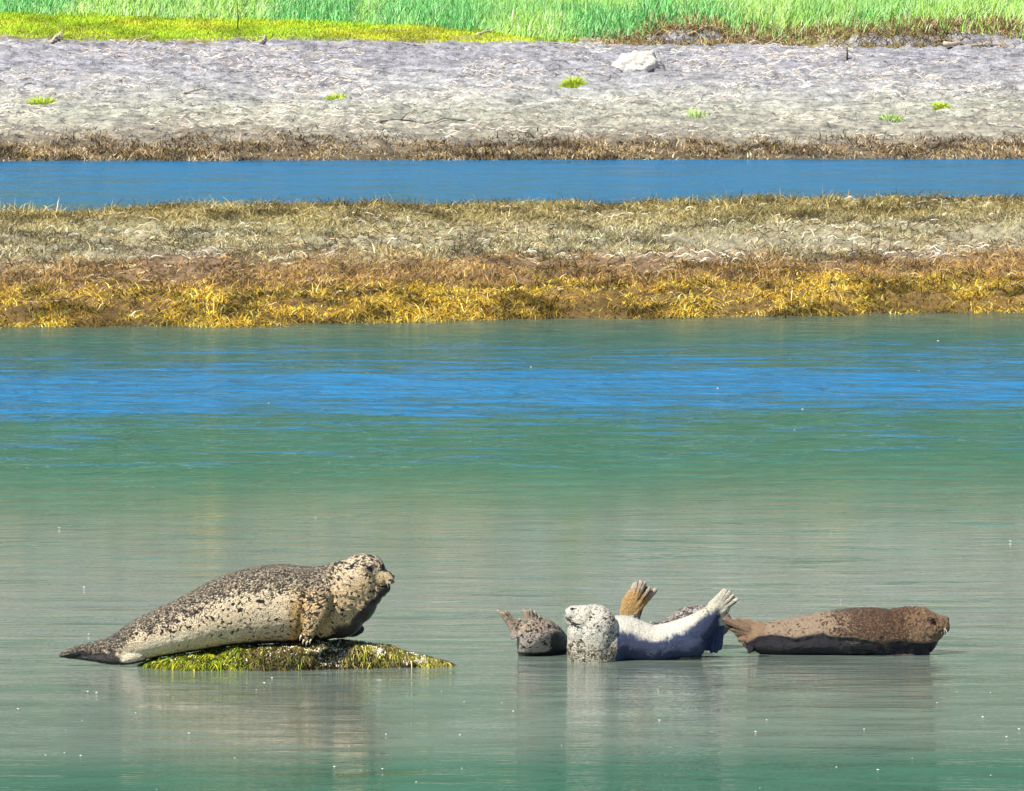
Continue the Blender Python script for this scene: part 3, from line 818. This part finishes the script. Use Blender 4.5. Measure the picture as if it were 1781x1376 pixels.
# hind flippers, laid together pointing left just above the water
c1.append(loft([(215, 1126, 24, 26, -4), (185, 1128, 19, 20, -8), (155, 1130, 13, 14, -10), (125, 1134, 8, 12, -12), (104, 1139, 4, 8, -12)], Y1, 24, 20))
c1.append(loft([(226, 1134, 18, 18, -14), (200, 1142, 13, 12, -18), (172, 1143, 8, 10, -16), (140, 1141, 5.5, 9, -12), (114, 1141, 3.5, 7, -8)], Y1, 24, 18))
c1.append(loft([(250, 1134, 16, 24, -8), (225, 1141, 13, 16, -18), (208, 1147, 9, 10, -20)], Y1, 14, 18))
TOPX = [98, 129, 165, 200, 229, 272, 315, 357, 400, 443, 473, 515, 550, 571, 592, 613, 643, 660, 686]
TOPY = [1136, 1122, 1109, 1097, 1084, 1062, 1043, 1022, 1000, 987, 982, 983, 986, 982, 973, 962, 963, 972, 1003]
BOTX = [98, 176, 208, 251, 293, 430, 537, 609, 622, 651, 665, 686]
BOTY = [1146, 1151, 1157, 1150, 1141, 1121, 1118, 1113, 1090, 1058, 1030, 1012]
def paint1(px, py, d, nr):
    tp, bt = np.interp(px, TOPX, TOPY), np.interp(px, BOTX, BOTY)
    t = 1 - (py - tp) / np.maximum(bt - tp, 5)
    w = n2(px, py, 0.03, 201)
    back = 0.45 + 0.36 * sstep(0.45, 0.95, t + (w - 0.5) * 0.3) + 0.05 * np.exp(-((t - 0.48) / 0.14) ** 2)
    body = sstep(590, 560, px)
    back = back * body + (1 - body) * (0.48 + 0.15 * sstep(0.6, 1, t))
    back = back - 0.25 * sstep(300, 240, px) * (t < 0.5)
    back = back - 0.20 * np.exp(-(((px - 285) / 75) ** 2)) * sstep(0.5, 0.35, t)
    tintw = np.exp(-(((px - 285) / 75) ** 2)) * sstep(0.5, 0.35, t)
    back = back + 0.40 * sstep(240, 190, px + (w - 0.5) * 30)
    fl = (d < -72) & (px > 520) & (px < 578) & (py > 1025)
    back = np.where(fl, 0.60, back)
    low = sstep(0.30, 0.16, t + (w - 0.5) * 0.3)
    wet_shade = 0.75 * sstep(0.14, 0.02, t) + 0.8 * sstep(0.34, 0.14, t) * sstep(560, 600, px) + 0.9 * sstep(232, 200, px + (w - 0.5) * 40) * sstep(0.66, 0.36, t + (w - 0.5) * 0.4)  # shade under chest and tail painted in along with wet fur
    fl = (d < -52) & (px > 520) & (px < 578) & (py > 1020)
    back = back + 0.6 * np.exp(-(((px - 643) / 8) ** 2 + ((py - 988) / 6) ** 2)) * (d < 0) + 0.25 * sstep(1012, 1022, py) * (px > 655)
    tint = 0.34 * (1 - tintw) + 0.4 * sstep(480, 560, px) * sstep(0.9, 0.5, t) + 0.10 * fl + 0.6 * np.exp(-(((px - 518) / 13) ** 2)) * sstep(1030, 1050, py)
    tint = tint * (1 - 0.9 * sstep(0.35, 0.2, t) * (px < 420))
    return np.stack([back, wet_shade, tint], 1)
def disp1(px, py, d):
    # loose folds round the neck and behind the fore flipper
    q = (px - 600) * 0.64 - (py - 1010) * -0.77
    a = (px - 600) * 0.77 - (py - 1010) * 0.64
    w = n2(px, py, 0.035, 211)
    m = sstep(560, 585, px) * sstep(662, 640, px) * sstep(1068, 1050, py) * sstep(975, 990, py)
    f = (ridge(((px - 560) * 0.62 - (py - 1000) * 0.78) / 13.0 + w * 2.0) ** 2) * 3.0 * m
    m2 = sstep(498, 512, px) * sstep(575, 560, px) * sstep(1000, 1012, py) * sstep(1060, 1030, py)
    f = f + (ridge((py + (px - 540) ** 2 * 0.012) / 7.0 + w * 1.8) ** 2) * 4.0 * m2
    e = np.interp(py, [1030, 1050, 1075, 1105], [578, 577, 566, 548])
    f = f - 6.0 * np.exp(-((px - e - 3) / 4.5) ** 2) * sstep(1025, 1040, py) * (d < -20)
    e2 = np.interp(py, [1030, 1050, 1075, 1105], [533, 527, 524, 521])
    f = f - 3.0 * np.exp(-((px - e2) / 4) ** 2) * sstep(1025, 1040, py) * (d < -20)
    return f + (n2(px, py, 0.08, 213) - 0.5) * np.where(px > 600, 0.7, 1.6) + (n2(px + d, py - d, 0.22, 215) - 0.5) * 0.9
s1m = seal_mat('spotted_cream_fur', (0.84, 0.73, 0.56), (0.014, 0.011, 0.010), (0.20, 0.18, 0.15), 50, 0.0, (0.022, 0.022, 0.026), 0.3, tan=(0.60, 0.40, 0.17))
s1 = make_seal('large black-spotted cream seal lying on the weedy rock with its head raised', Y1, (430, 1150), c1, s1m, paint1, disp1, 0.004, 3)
ball('eye', s1, 643, 988, 6.0, -31.5, Y1, eyem)
ball('eye', s1, 665, 985, 5.0, -22, Y1, eyem)
ball('nose', s1, 683, 1001.5, 3.4, -12.5, Y1, nosem, 0.85)
mesh_from('mouth', [tube([at(686, 1011, Y1) + Vector((0, -.030, 0)), at(677, 1015, Y1) + Vector((0, -.058, 0)), at(663, 1018, Y1) + Vector((0, -.064, 0)), at(654, 1014, Y1) + Vector((0, -.075, 0))], [.003, .0035, .003, .002])], nosem, s1)
whiskers(s1, 675, 1008, -24, Y1, [(0.6, -0.6, -.5), (0.3, -0.8, -.6), (0.9, -0.4, -.4), (0.1, -0.5, -.9), (0.7, -0.8, -.2), (0.5, -0.2, -.8)], 15)
for (qx, qy) in ((525, 1101), (530, 1108), (536, 1110), (542, 1107)):
    mesh_from('claw', [tube([at(qx + 2, qy - 5, Y1) + Vector((0, -.232, 0)), at(qx, qy, Y1) + Vector((0, -.236, 0)), at(qx - 1, qy + 5, Y1) + Vector((0, -.232, 0))], [.005, .0045, .0015], 6)], clawm, s1)

# ---- seal seen from behind, hind flippers lifted
Y2 = 30.42
c2 = [loft([(914, 1084, 12, 20, -16), (922, 1098, 26, 32, -6), (932, 1115, 38, 42, 8), (944, 1132, 46, 46, 30), (955, 1150, 46, 46, 60)], Y2, 40, 36),
      loft([(926, 1088, 20, 22, 0), (945, 1104, 27, 32, 20), (962, 1124, 28, 34, 50), (972, 1145, 26, 34, 70)], Y2, 24, 30)]
c2 += fan((904, 1090), [(864, 1057), (871, 1061), (879, 1058), (893, 1072), (903, 1072)], Y2, 4.2, 2.0, -22, [-26, -32, -34, -28, -20], rootw=20, webend=0.9)
c2.append(loft([(898, 1108, 10, 12, -16), (890, 1090, 5, 6, -22), (878, 1074, 3, 4, -26), (866, 1059, 2.2, 2.5, -28)], Y2, 16, 14))
c2 += fan((926, 1082), [(910, 1056), (916, 1058), (923, 1056), (930, 1060), (938, 1067)], Y2, 6, 2.4, -14, [-20, -24, -22, -14, -6], rootw=18, webend=0.8)
def paint2(px, py, d, nr):
    g, ins, _ = grooves(px, py, (904, 1092), [(864, 1057), (871, 1061), (879, 1058), (893, 1072), (903, 1072)])
    g2, ins2, _ = grooves(px, py, (926, 1086), [(910, 1056), (916, 1058), (923, 1056), (930, 1060), (938, 1067)])
    g, ins = np.maximum(g, g2), np.clip(ins + ins2, 0, 1)
    dark = sstep(952, 968, px + (n2(px, py, .05, 5) - .5) * 12) * sstep(1085, 1110, py)  # deep shadow on its right side, painted into the coat
    back = 0.48 + 0.12 * sstep(1110, 1095, py) * (px > 915); back = back * (1 - ins) + ins * (0.12 + 0.9 * g)
    return np.stack([back, np.clip(0.9 * dark + 0.9 * sstep(1126, 1138, py), 0, 1), 0.25 + 0.5 * sstep(1110, 1085, py)], 1)
def dispg(px, py, d): return (n2(px + d, py, 0.09, 223) - 0.5) * 1.8 + (n2(px, py - d, 0.25, 225) - 0.5) * 1.0
s2m = seal_mat('spotted_lilac_grey_fur', (0.46, 0.42, 0.42), (0.02, 0.016, 0.016), (0.26, 0.22, 0.19), 50, -0.02, (0.012, 0.014, 0.020), 2.1, tan=(0.48, 0.36, 0.24))
s2 = make_seal('small grey seal seen from behind with both hind flippers lifted', Y2, (940, 1140), c2, s2m, paint2, dispg, 0.004, 3)

# ---- pale seal arched like a banana: head up at its left, hind flippers up at its right
Y3 = 30.25
c3 = [loft([(1040, 1128, 44, 46, -18), (1062, 1118, 46, 48, -6), (1085, 1113, 42, 46, 4), (1112, 1118, 37, 42, 8), (1137, 1122, 34, 38, 8), (1163, 1117, 33, 35, 6), (1190, 1108, 32, 31, 2), (1212, 1093, 27, 26, -2), (1228, 1077, 21, 20, -6), (1240, 1062, 14, 14, -8), (1248, 1052, 8, 10, -8)], Y3, 60, 40),
      loft([(1030, 1150, 43, 42, -24), (1028, 1120, 42, 40, -28), (1029, 1098, 41, 38, -32), (1033, 1086, 36, 34, -34)], Y3, 24, 36),
      ell(1033, 1086, 40, 38, 37, -32, Y3, 15), ell(1010, 1074, 27, 25, 28, -40, Y3, 20), ell(1000, 1066, 19, 17, 19, -46, Y3, 25), ell(992, 1063, 11, 10, 10, -56, Y3), ell(992, 1062, 11, 10, 10, -40, Y3),
      ell(1008, 1096, 22, 34, 30, -38, Y3), ell(1006, 1122, 20, 34, 28, -36, Y3), ell(1014, 1064, 22, 15, 28, -38, Y3, -8)]
c3 += fan((1240, 1066), [(1262, 1023), (1270, 1026), (1277, 1032), (1284, 1039), (1270, 1056)], Y3, 7.5, 3.6, -8, [-12, -14, -14, -12, -4], rootw=26, webend=0.92)
c3 += fan((1248, 1082), [(1229, 1133), (1237, 1137), (1245, 1137), (1252, 1132)], Y3, 5, 4, 4, [6, 2, 2, 6], rootw=18, webend=0.95)
c3 += [ell(1242, 1080, 15, 14, 16, 0, Y3), ell(1196, 1116, 36, 28, 30, 0, Y3), ell(1212, 1112, 18, 32, 26, 0, Y3)]
def paint3(px, py, d, nr):
    g, ins, _ = grooves(px, py, (1236, 1070), [(1262, 1023), (1270, 1026), (1277, 1032), (1284, 1039), (1270, 1056)], 0.35)
    g2, ins2, _ = grooves(px, py, (1250, 1070), [(1229, 1133), (1237, 1137), (1245, 1137), (1252, 1132)], 0.3)
    tp = np.interp(px, [985, 1047, 1067, 1120, 1136, 1163, 1196, 1224, 1262], [1047, 1047, 1065, 1085, 1089, 1085, 1071, 1045, 1021])
    w = n2(px, py, 0.05, 241)
    h = py - tp
    body = sstep(1066, 1078, px) * sstep(1262, 1240, px)
    wet_shade = body * np.clip(0.35 * sstep(2, 60, h) + 0.7 * sstep(2, 42, h + (w - .5) * 14 + (n2(px, py * 0.3, 0.5, 243) - .5) * 14), 0, 1) + sstep(1130, 1142, py) * 0.35  # shaded side painted blue-dark, together with wet fur
    wet_shade = np.maximum(wet_shade, 0.9 * ((px > 1222) & (py > 1088)))
    back = 0.40 + 0.1 * (px < 1070) + 0.12 * sstep(1180, 1220, px) - 0.1 * ((px > 1222) & (py > 1084))
    back = back - 0.12 * body + 0.14 * sstep(1110, 1130, py) * (px < 1072) + 0.12 * sstep(1040, 1065, px) * (px < 1074)
    back = back * (1 - ins) + ins * (0.15 + 0.9 * g); back = back * (1 - ins2) + ins2 * (0.2 + 0.9 * g2)
    wet_shade = wet_shade * (1 - ins)
    tint = 0.05 + 0.4 * sstep(1095, 1125, py) * (px < 1070) + 0.3 * sstep(1190, 1230, px)
    return np.stack([back, wet_shade, tint], 1)
s3m = seal_mat('pale_silver_fur', (0.78, 0.75, 0.66), (0.06, 0.045, 0.025), (0.42, 0.38, 0.32), 58, -0.02, (0.006, 0.026, 0.11), 4.4, tan=(0.46, 0.38, 0.24))
s3 = make_seal('pale silver seal arched up in the water, head raised left and hind flippers raised right', Y3, (1120, 1140), c3, s3m, paint3, dispg, 0.0045, 3)
ball('eye', s3, 994, 1055.5, 4.0, -58, Y3, eyem)
mesh_from('mouth', [tube([at(983, 1069, Y3) + Vector((0, -.135, 0)), at(991, 1073, Y3) + Vector((0, -.165, 0)), at(1000, 1079, Y3) + Vector((0, -.178, 0)), at(1009, 1080, Y3) + Vector((0, -.182, 0))], [.003, .004, .004, .002])], nosem, s3)
ball('nose', s3, 984, 1061, 3.8, -49, Y3, nosem)
whiskers(s3, 990, 1066, -56, Y3, [(-1, -.3, -.4), (-.8, -.7, -.4), (-1, 0, -.3), (-.5, -.9, -.5)], 14)

# ---- seal behind it: one spread hind flipper standing up, spotted hump showing further right
Y5 = 30.75
c5 = [loft([(1096, 1072, 13, 13, 0), (1100, 1092, 22, 24, 0), (1118, 1110, 30, 32, 2), (1150, 1116, 34, 38, 4), (1182, 1104, 36, 40, 4), (1208, 1090, 38, 40, 2), (1235, 1086, 32, 34, 0), (1256, 1080, 22, 24, 0), (1270, 1072, 11, 14, 0)], Y5, 60, 36)]
c5 += fan((1094, 1066), [(1106, 1012), (1114, 1008), (1123, 1009), (1131, 1019), (1143, 1022)], Y5, 5, 4.4, -4, [-4, -9, -12, -9, 0], rootw=20, webend=0.86, web=1.2)
c5.append(loft([(1088, 1084, 12, 10, -2), (1090, 1066, 13, 8, -4), (1098, 1048, 17, 6, -5), (1107, 1032, 15, 4, -6)], Y5, 16, 20))
c5.append(loft([(1104, 1080, 9, 9, 6), (1112, 1062, 6, 6, 10), (1126, 1042, 4, 4, 14), (1141, 1024, 3, 3, 12)], Y5, 16, 14))
def paint5(px, py, d, nr):
    g, ins, dd = grooves(px, py, (1094, 1074), [(1106, 1012), (1114, 1008), (1123, 1009), (1131, 1019), (1143, 1022)], 0.3)
    fl = sstep(1075, 1062, py) * (px < 1150)
    back = 0.66 * (1 - fl) + fl * (0.2 + 0.95 * g * sstep(0.45, 0.6, dd))
    return np.stack([back, 0.9 * sstep(1100, 1120, py) + 0.8 * ((px > 1106) & (px < 1150) & (d > 4)), 0.1 + fl * (0.9 - 0.75 * sstep(0.55, 0.95, dd + (n2(px, py, .1, 7) - .5) * .5))], 1)  # toe tips paled as painted highlights, right side darkened as painted shade
s5m = seal_mat('dark_spotted_fur', (0.52, 0.48, 0.44), (0.035, 0.03, 0.035), (0.26, 0.23, 0.24), 50, -0.02, (0.02, 0.022, 0.03), 6.2, tan=(0.52, 0.32, 0.12))
s5 = make_seal('half hidden seal behind the pale one, orange-brown hind flipper standing upright', Y5, (1170, 1125), c5, s5m, paint5, dispg, 0.0045, 3)

# ---- brown seal at the right, facing right
Y4 = 30.5
c4 = [loft([(1300, 1112, 16, 18, 0), (1318, 1112, 27, 28, 0), (1336, 1112, 31, 34, 0), (1371, 1111, 35, 40, 0), (1407, 1107, 38, 46, 0), (1445, 1104, 42, 50, 0), (1483, 1102, 44, 52, 0), (1515, 1101, 44, 52, 0), (1548, 1101, 42, 49, -2), (1580, 1098, 43, 44, -4), (1600, 1096, 40, 38, -6)], Y4, 70, 40),
      ell(1596, 1098, 38, 44, 38, -6, Y4), ell(1618, 1091, 26, 27, 26, -8, Y4, 20), ell(1632, 1086, 19, 18, 18, -10, Y4, 15), ell(1640, 1080, 10, 10, 14, -10, Y4, 10), ell(1638, 1089, 10, 9, 8, -18, Y4), ell(1640, 1088, 9, 9, 8, -3, Y4),
      ell(1613, 1112, 18, 26, 26, -8, Y4, 25), ell(1606, 1132, 14, 20, 24, -8, Y4), ell(1560, 1138, 60, 14, 36, -6, Y4), ell(1625, 1098, 14, 18, 18, -10, Y4, 30)]
c4 += fan((1312, 1104), [(1246, 1068), (1252, 1077), (1266, 1092), (1282, 1112), (1300, 1134)], Y4, 5.5, 3.2, -10, [-16, -20, -14, -14, -20], rootw=30, webend=0.93)
c4 += fan((1334, 1098), [(1280, 1077), (1296, 1078), (1316, 1081)], Y4, 6, 3.2, 6, [16, 14, 10], rootw=22, webend=0.93)
def wl4(px): return np.interp(px, [1290, 1303, 1320, 1341, 1382, 1430, 1440, 1483, 1510, 1533, 1563, 1600, 1625], [1122, 1113, 1104, 1101, 1106, 1096, 1101, 1102, 1108, 1113, 1107, 1114, 1113])
def paint4(px, py, d, nr):
    g, ins, _ = grooves(px, py, (1316, 1104), [(1246, 1068), (1252, 1077), (1266, 1092), (1282, 1112), (1300, 1134)], 0.3)
    w = n2(px, py, 0.07, 251)
    wet_shade = np.clip(0.5 + (py - wl4(px)) / 7.0, 0, 1) * (px > 1296) * (px < 1628)  # wet lower half, with the shade of the belly curve painted in
    wet_shade = wet_shade * (1 - 0.36 * sstep(1425, 1470, px + (w - .5) * 50) * sstep(1605, 1585, px)); wet_shade = wet_shade * (0.5 + 0.5 * (w > 0)) + 0.0
    back = 0.44 + 0.28 * sstep(1400, 1500, px + (w - .5) * 60) - 0.22 * sstep(1560, 1600, px + (w - .5) * 40) + 0.4 * np.exp(-(((px - 1620) / 8) ** 2 + ((py - 1077) / 6) ** 2))
    fl = px < 1330
    back = np.where(fl, 0.32, back); back = back * (1 - ins) + ins * (0.2 + 0.85 * g)
    tint = np.where(fl, 0.7, (0.35 + 0.5 * sstep(1400, 1560, px)) * (1 - 0.9 * wet_shade)); back = back - 0.25 * (wet_shade > 0.3) * (px > 1430)
    return np.stack([back, wet_shade, tint], 1)
def disp4(px, py, d):
    rim = np.exp(-((py - wl4(px) + 3) / 4.0) ** 2) * 1.8 * (px > 1310) * (px < 1620)
    u = -sstep(0, 9, py - wl4(px)) * 3.2 * (px > 1310) * (px < 1620)
    c = -3.0 * np.exp(-((px - 1552 - (py - 1080) * 0.25) / 6) ** 2) * sstep(1056, 1066, py) * (py < 1104) - 2.0 * np.exp(-((px - 1608 - (py - 1080) * 0.3) / 4) ** 2) * (py < 1108)
    c = c + (ridge(((px - 1500) * 0.9 - (py - 1000) * 0.5) / 15.0 + n2(px, py, 0.03, 261) * 3) ** 2) * 1.8 * sstep(1500, 1530, px) * (py < 1104)
    return dispg(px, py, d) + rim + u + c
s4m = seal_mat('brown_mottled_fur', (0.46, 0.37, 0.28), (0.035, 0.016, 0.009), (0.14, 0.062, 0.034), 85, 0.0, (0.016, 0.017, 0.034), 8.3, tan=(0.26, 0.145, 0.07))
s4 = make_seal('brown mottled seal at the right, lying low in the water facing right', Y4, (1460, 1135), c4, s4m, paint4, disp4, 0.0045, 3)
ball('eye', s4, 1620, 1076, 3.6, -33, Y4, eyem)
ball('nose', s4, 1647, 1076, 3.4, -10, Y4, nosem)
mesh_from('mouth', [tube([at(1647, 1086, Y4) + Vector((0, -.035, 0)), at(1640, 1094, Y4) + Vector((0, -.064, 0)), at(1626, 1098, Y4) + Vector((0, -.080, 0))], [.0025, .003, .002])], nosem, s4)
whiskers(s4, 1640, 1088, -24, Y4, [(0.2, -1, -.3), (-.1, -1, -.3), (0.4, -.9, -.4), (0.0, -.8, -.7), (.3, -.6, -.7)], 20)

# ------------------------------------------------------------------ weedy rock under the big seal
def rock():
    Yr = Y1
    sc = Yr / F
    root = empty('rock', at(510, 1162, Yr))
    nx, nt = 260, 90
    us = np.linspace(0, 1, nx); V = []
    PX = 238 + us * (788 - 238)
    top = np.interp(PX, [238, 262, 300, 420, 560, 618, 650, 700, 750, 788], [1163, 1150, 1142, 1126, 1116, 1117, 1124, 1136, 1147, 1156])
    dep = np.interp(PX, [238, 260, 330, 520, 640, 740, 788], [4, 40, 78, 88, 48, 20, 4])
    base = 1168.0
    ths = np.linspace(-0.15 * math.pi, 1.15 * math.pi, nt)
    Z0 = np.array([at(0, t_, Yr).z for t_ in top]); X0 = (PX - CX) * Yr / F
    TH, XX = np.meshgrid(ths, X0); ZZ = np.repeat(Z0[:, None], nt, 1); DD = np.repeat(dep[:, None], nt, 1) * sc
    yv = -np.cos(TH) * DD; zv = np.sin(TH) ** 0.8 if False else np.sign(np.sin(TH)) * np.abs(np.sin(TH)) ** 0.75
    zv = zv * (ZZ + 0.02) - 0.02
    nz = (fbm(XX * 9, yv * 9 + zv * 9, 301, 5, 0.6) - 0.5)
    XX = XX + nz * 0.02; yv = yv * (1 + 0.35 * nz); zv = zv + nz * 0.045
    V = np.stack([XX.ravel(), (Yr + yv).ravel(), zv.ravel()], 1)
    i = np.arange(nx * nt).reshape(nx, nt)
    q = np.stack([i[:-1, :-1], i[:-1, 1:], i[1:, 1:], i[1:, :-1]], -1).reshape(-1, 4)
    rm = NT('dark_wet_rock'); v = rm.coord(); n = rm.noise(v, 18, 6, 0.65)
    rm.set(Base_Color=rm.ramp(n, [(0.3, (0.02, 0.016, 0.012)), (0.5, (0.07, 0.05, 0.03)), (0.7, (0.14, 0.10, 0.06))]), Roughness=0.45, Normal=rm.bump(n, 0.02))
    np_mesh('stone', V, q, np.full(len(q), 4), rm.m, root)
    # seaweed: bright green at the left, brown in the middle, olive gold at the right
    def on(n, hi=0.55):
        a = rng.uniform(0, nx - 1.001, n); b = rng.uniform(0, hi, n) * (nt - 1)
        G = V.reshape(nx, nt, 3); ia, ib = a.astype(int), b.astype(int); fa, fb = (a - ia)[:, None], (b - ib)[:, None]
        return G[ia, ib] * (1 - fa) * (1 - fb) + G[ia + 1, ib] * fa * (1 - fb) + G[ia, ib + 1] * (1 - fa) * fb + G[ia + 1, ib + 1] * fa * fb
    P = on(42000, 0.8); P = P[P[:, 2] > -0.01]
    px = P[:, 0] / Yr * F + CX
    g = fbm(px * 0.03, P[:, 1] * 8, 311, 3)
    k = rng.uniform(0, 1, len(P)) < sstep(0.36, 0.55, fbm(P[:, 0] * 22, P[:, 1] * 14 + P[:, 2] * 30, 317, 4, 0.6)) + 0.06
    P = P[k]; px = px[k]; n = len(P)
    green = sstep(455, 400, px + rng.normal(0, 25, n)); gold = sstep(590, 640, px + rng.normal(0, 25, n))
    cg = pick([(0.28, 0.40, 0.02), (0.14, 0.25, 0.012), (0.52, 0.50, 0.03), (0.04, 0.08, 0.01), (0.36, 0.30, 0.05)], n, 0.3)
    cm = pick([(0.10, 0.07, 0.03), (0.22, 0.15, 0.05), (0.05, 0.035, 0.02), (0.16, 0.20, 0.03)], n, 0.3)
    cy = pick([(0.42, 0.40, 0.06), (0.20, 0.22, 0.03), (0.55, 0.45, 0.14), (0.10, 0.09, 0.03)], n, 0.25)
    m = (1 - green) * (1 - gold)
    C = cg * green[:, None] + cm * m[:, None] + cy * (gold * (1 - green))[:, None]
    C = C * (0.4 + 1.1 * sstep(0.38, 0.6, fbm(px * 0.16, P[:, 1] * 20 + P[:, 2] * 40, 319, 3)))[:, None]
    L = rng.normal(0, 1.3, (n, 2)); L[:, 1] -= 0.6
    o = blades('seaweed', P, rng.uniform(0.007, 0.022, n), rng.uniform(0.003, 0.008, n), L, C, weedm, parent=root, droop=0.9); o['kind'] = 'stuff'
    # barnacles: little pale cones
    P = on(9000, 0.72); px = P[:, 0] / Yr * F + CX
    w = fbm(px * 0.04, P[:, 1] * 12, 321, 3)
    k = (P[:, 2] > 0.012) & (rng.uniform(0, 1, len(P)) < 0.7 * sstep(440, 520, px) * sstep(0.42, 0.58, w) + 0.55 * sstep(690, 740, px) + 0.04)
    P = P[k]; n = len(P); r = rng.uniform(0.0022, 0.005, n); h = r * rng.uniform(1.0, 1.7, n)
    s = 6; VV = []
    for j in range(s):
        a = 2 * math.pi * j / s; VV.append(P + np.stack([np.cos(a) * r, np.sin(a) * r - 0.002, -0.3 * h], 1))
    for j in range(s):
        a = 2 * math.pi * j / s; VV.append(P + np.stack([np.cos(a) * r * .5, np.sin(a) * r * .5 - 0.004, h], 1))
    VV.append(P + np.stack([0 * r, 0 * r - 0.004, h * 0.6], 1))
    VV = np.stack(VV, 1); pat = []; sz = []
    for j in range(s):
        j2 = (j + 1) % s; pat += [j, j2, s + j2, s + j]; sz.append(4); pat += [s + j, s + j2, 2 * s]; sz.append(3)
    Ff = (np.arange(n)[:, None] * (2 * s + 1) + np.array(pat)[None]).ravel()
    o = np_mesh('barnacles', VV.reshape(-1, 3), Ff, np.tile(sz, n), grassm, root, False, np.repeat(pick([(0.78, 0.72, 0.62), (0.66, 0.58, 0.45), (0.8, 0.76, 0.6)], n, 0.12), 2 * s + 1, 0))
    o['kind'] = 'stuff'
    tag(root, 'low rock under the big spotted seal, covered in green and golden seaweed and barnacles', 'rock')
rock()

# small white flakes standing in for sun glints on the water
def flecks(n):
    V = []; fl = []; sz = []
    for i in range(n):
        py = random.choice([random.uniform(1180, 1376), random.uniform(1200, 1376), random.uniform(590, 1376)]); px = random.uniform(0, 1781)
        y = py_to_y(py); x = (px - CX) / F * y; r = random.uniform(0.0018, 0.0045) * y / 30
        k0 = len(V); m = 7
        for j in range(m):
            a = 2 * math.pi * j / m; q = r * random.uniform(0.6, 1.2)
            V.append((x + math.cos(a) * q * 1.6, y + math.sin(a) * q * 3, 0.001)); 
        V.append((x, y, 0.001 + r * 0.7))
        for j in range(m): fl += [k0 + j, k0 + (j + 1) % m, k0 + m]; sz.append(3)
    fm = NT('glint_white').set(Base_Color=(0.85, 0.85, 0.85), Roughness=0.5)
    o = np_mesh('glint_flecks', np.array(V), fl, sz, fm); o['kind'] = 'stuff'
flecks(60)
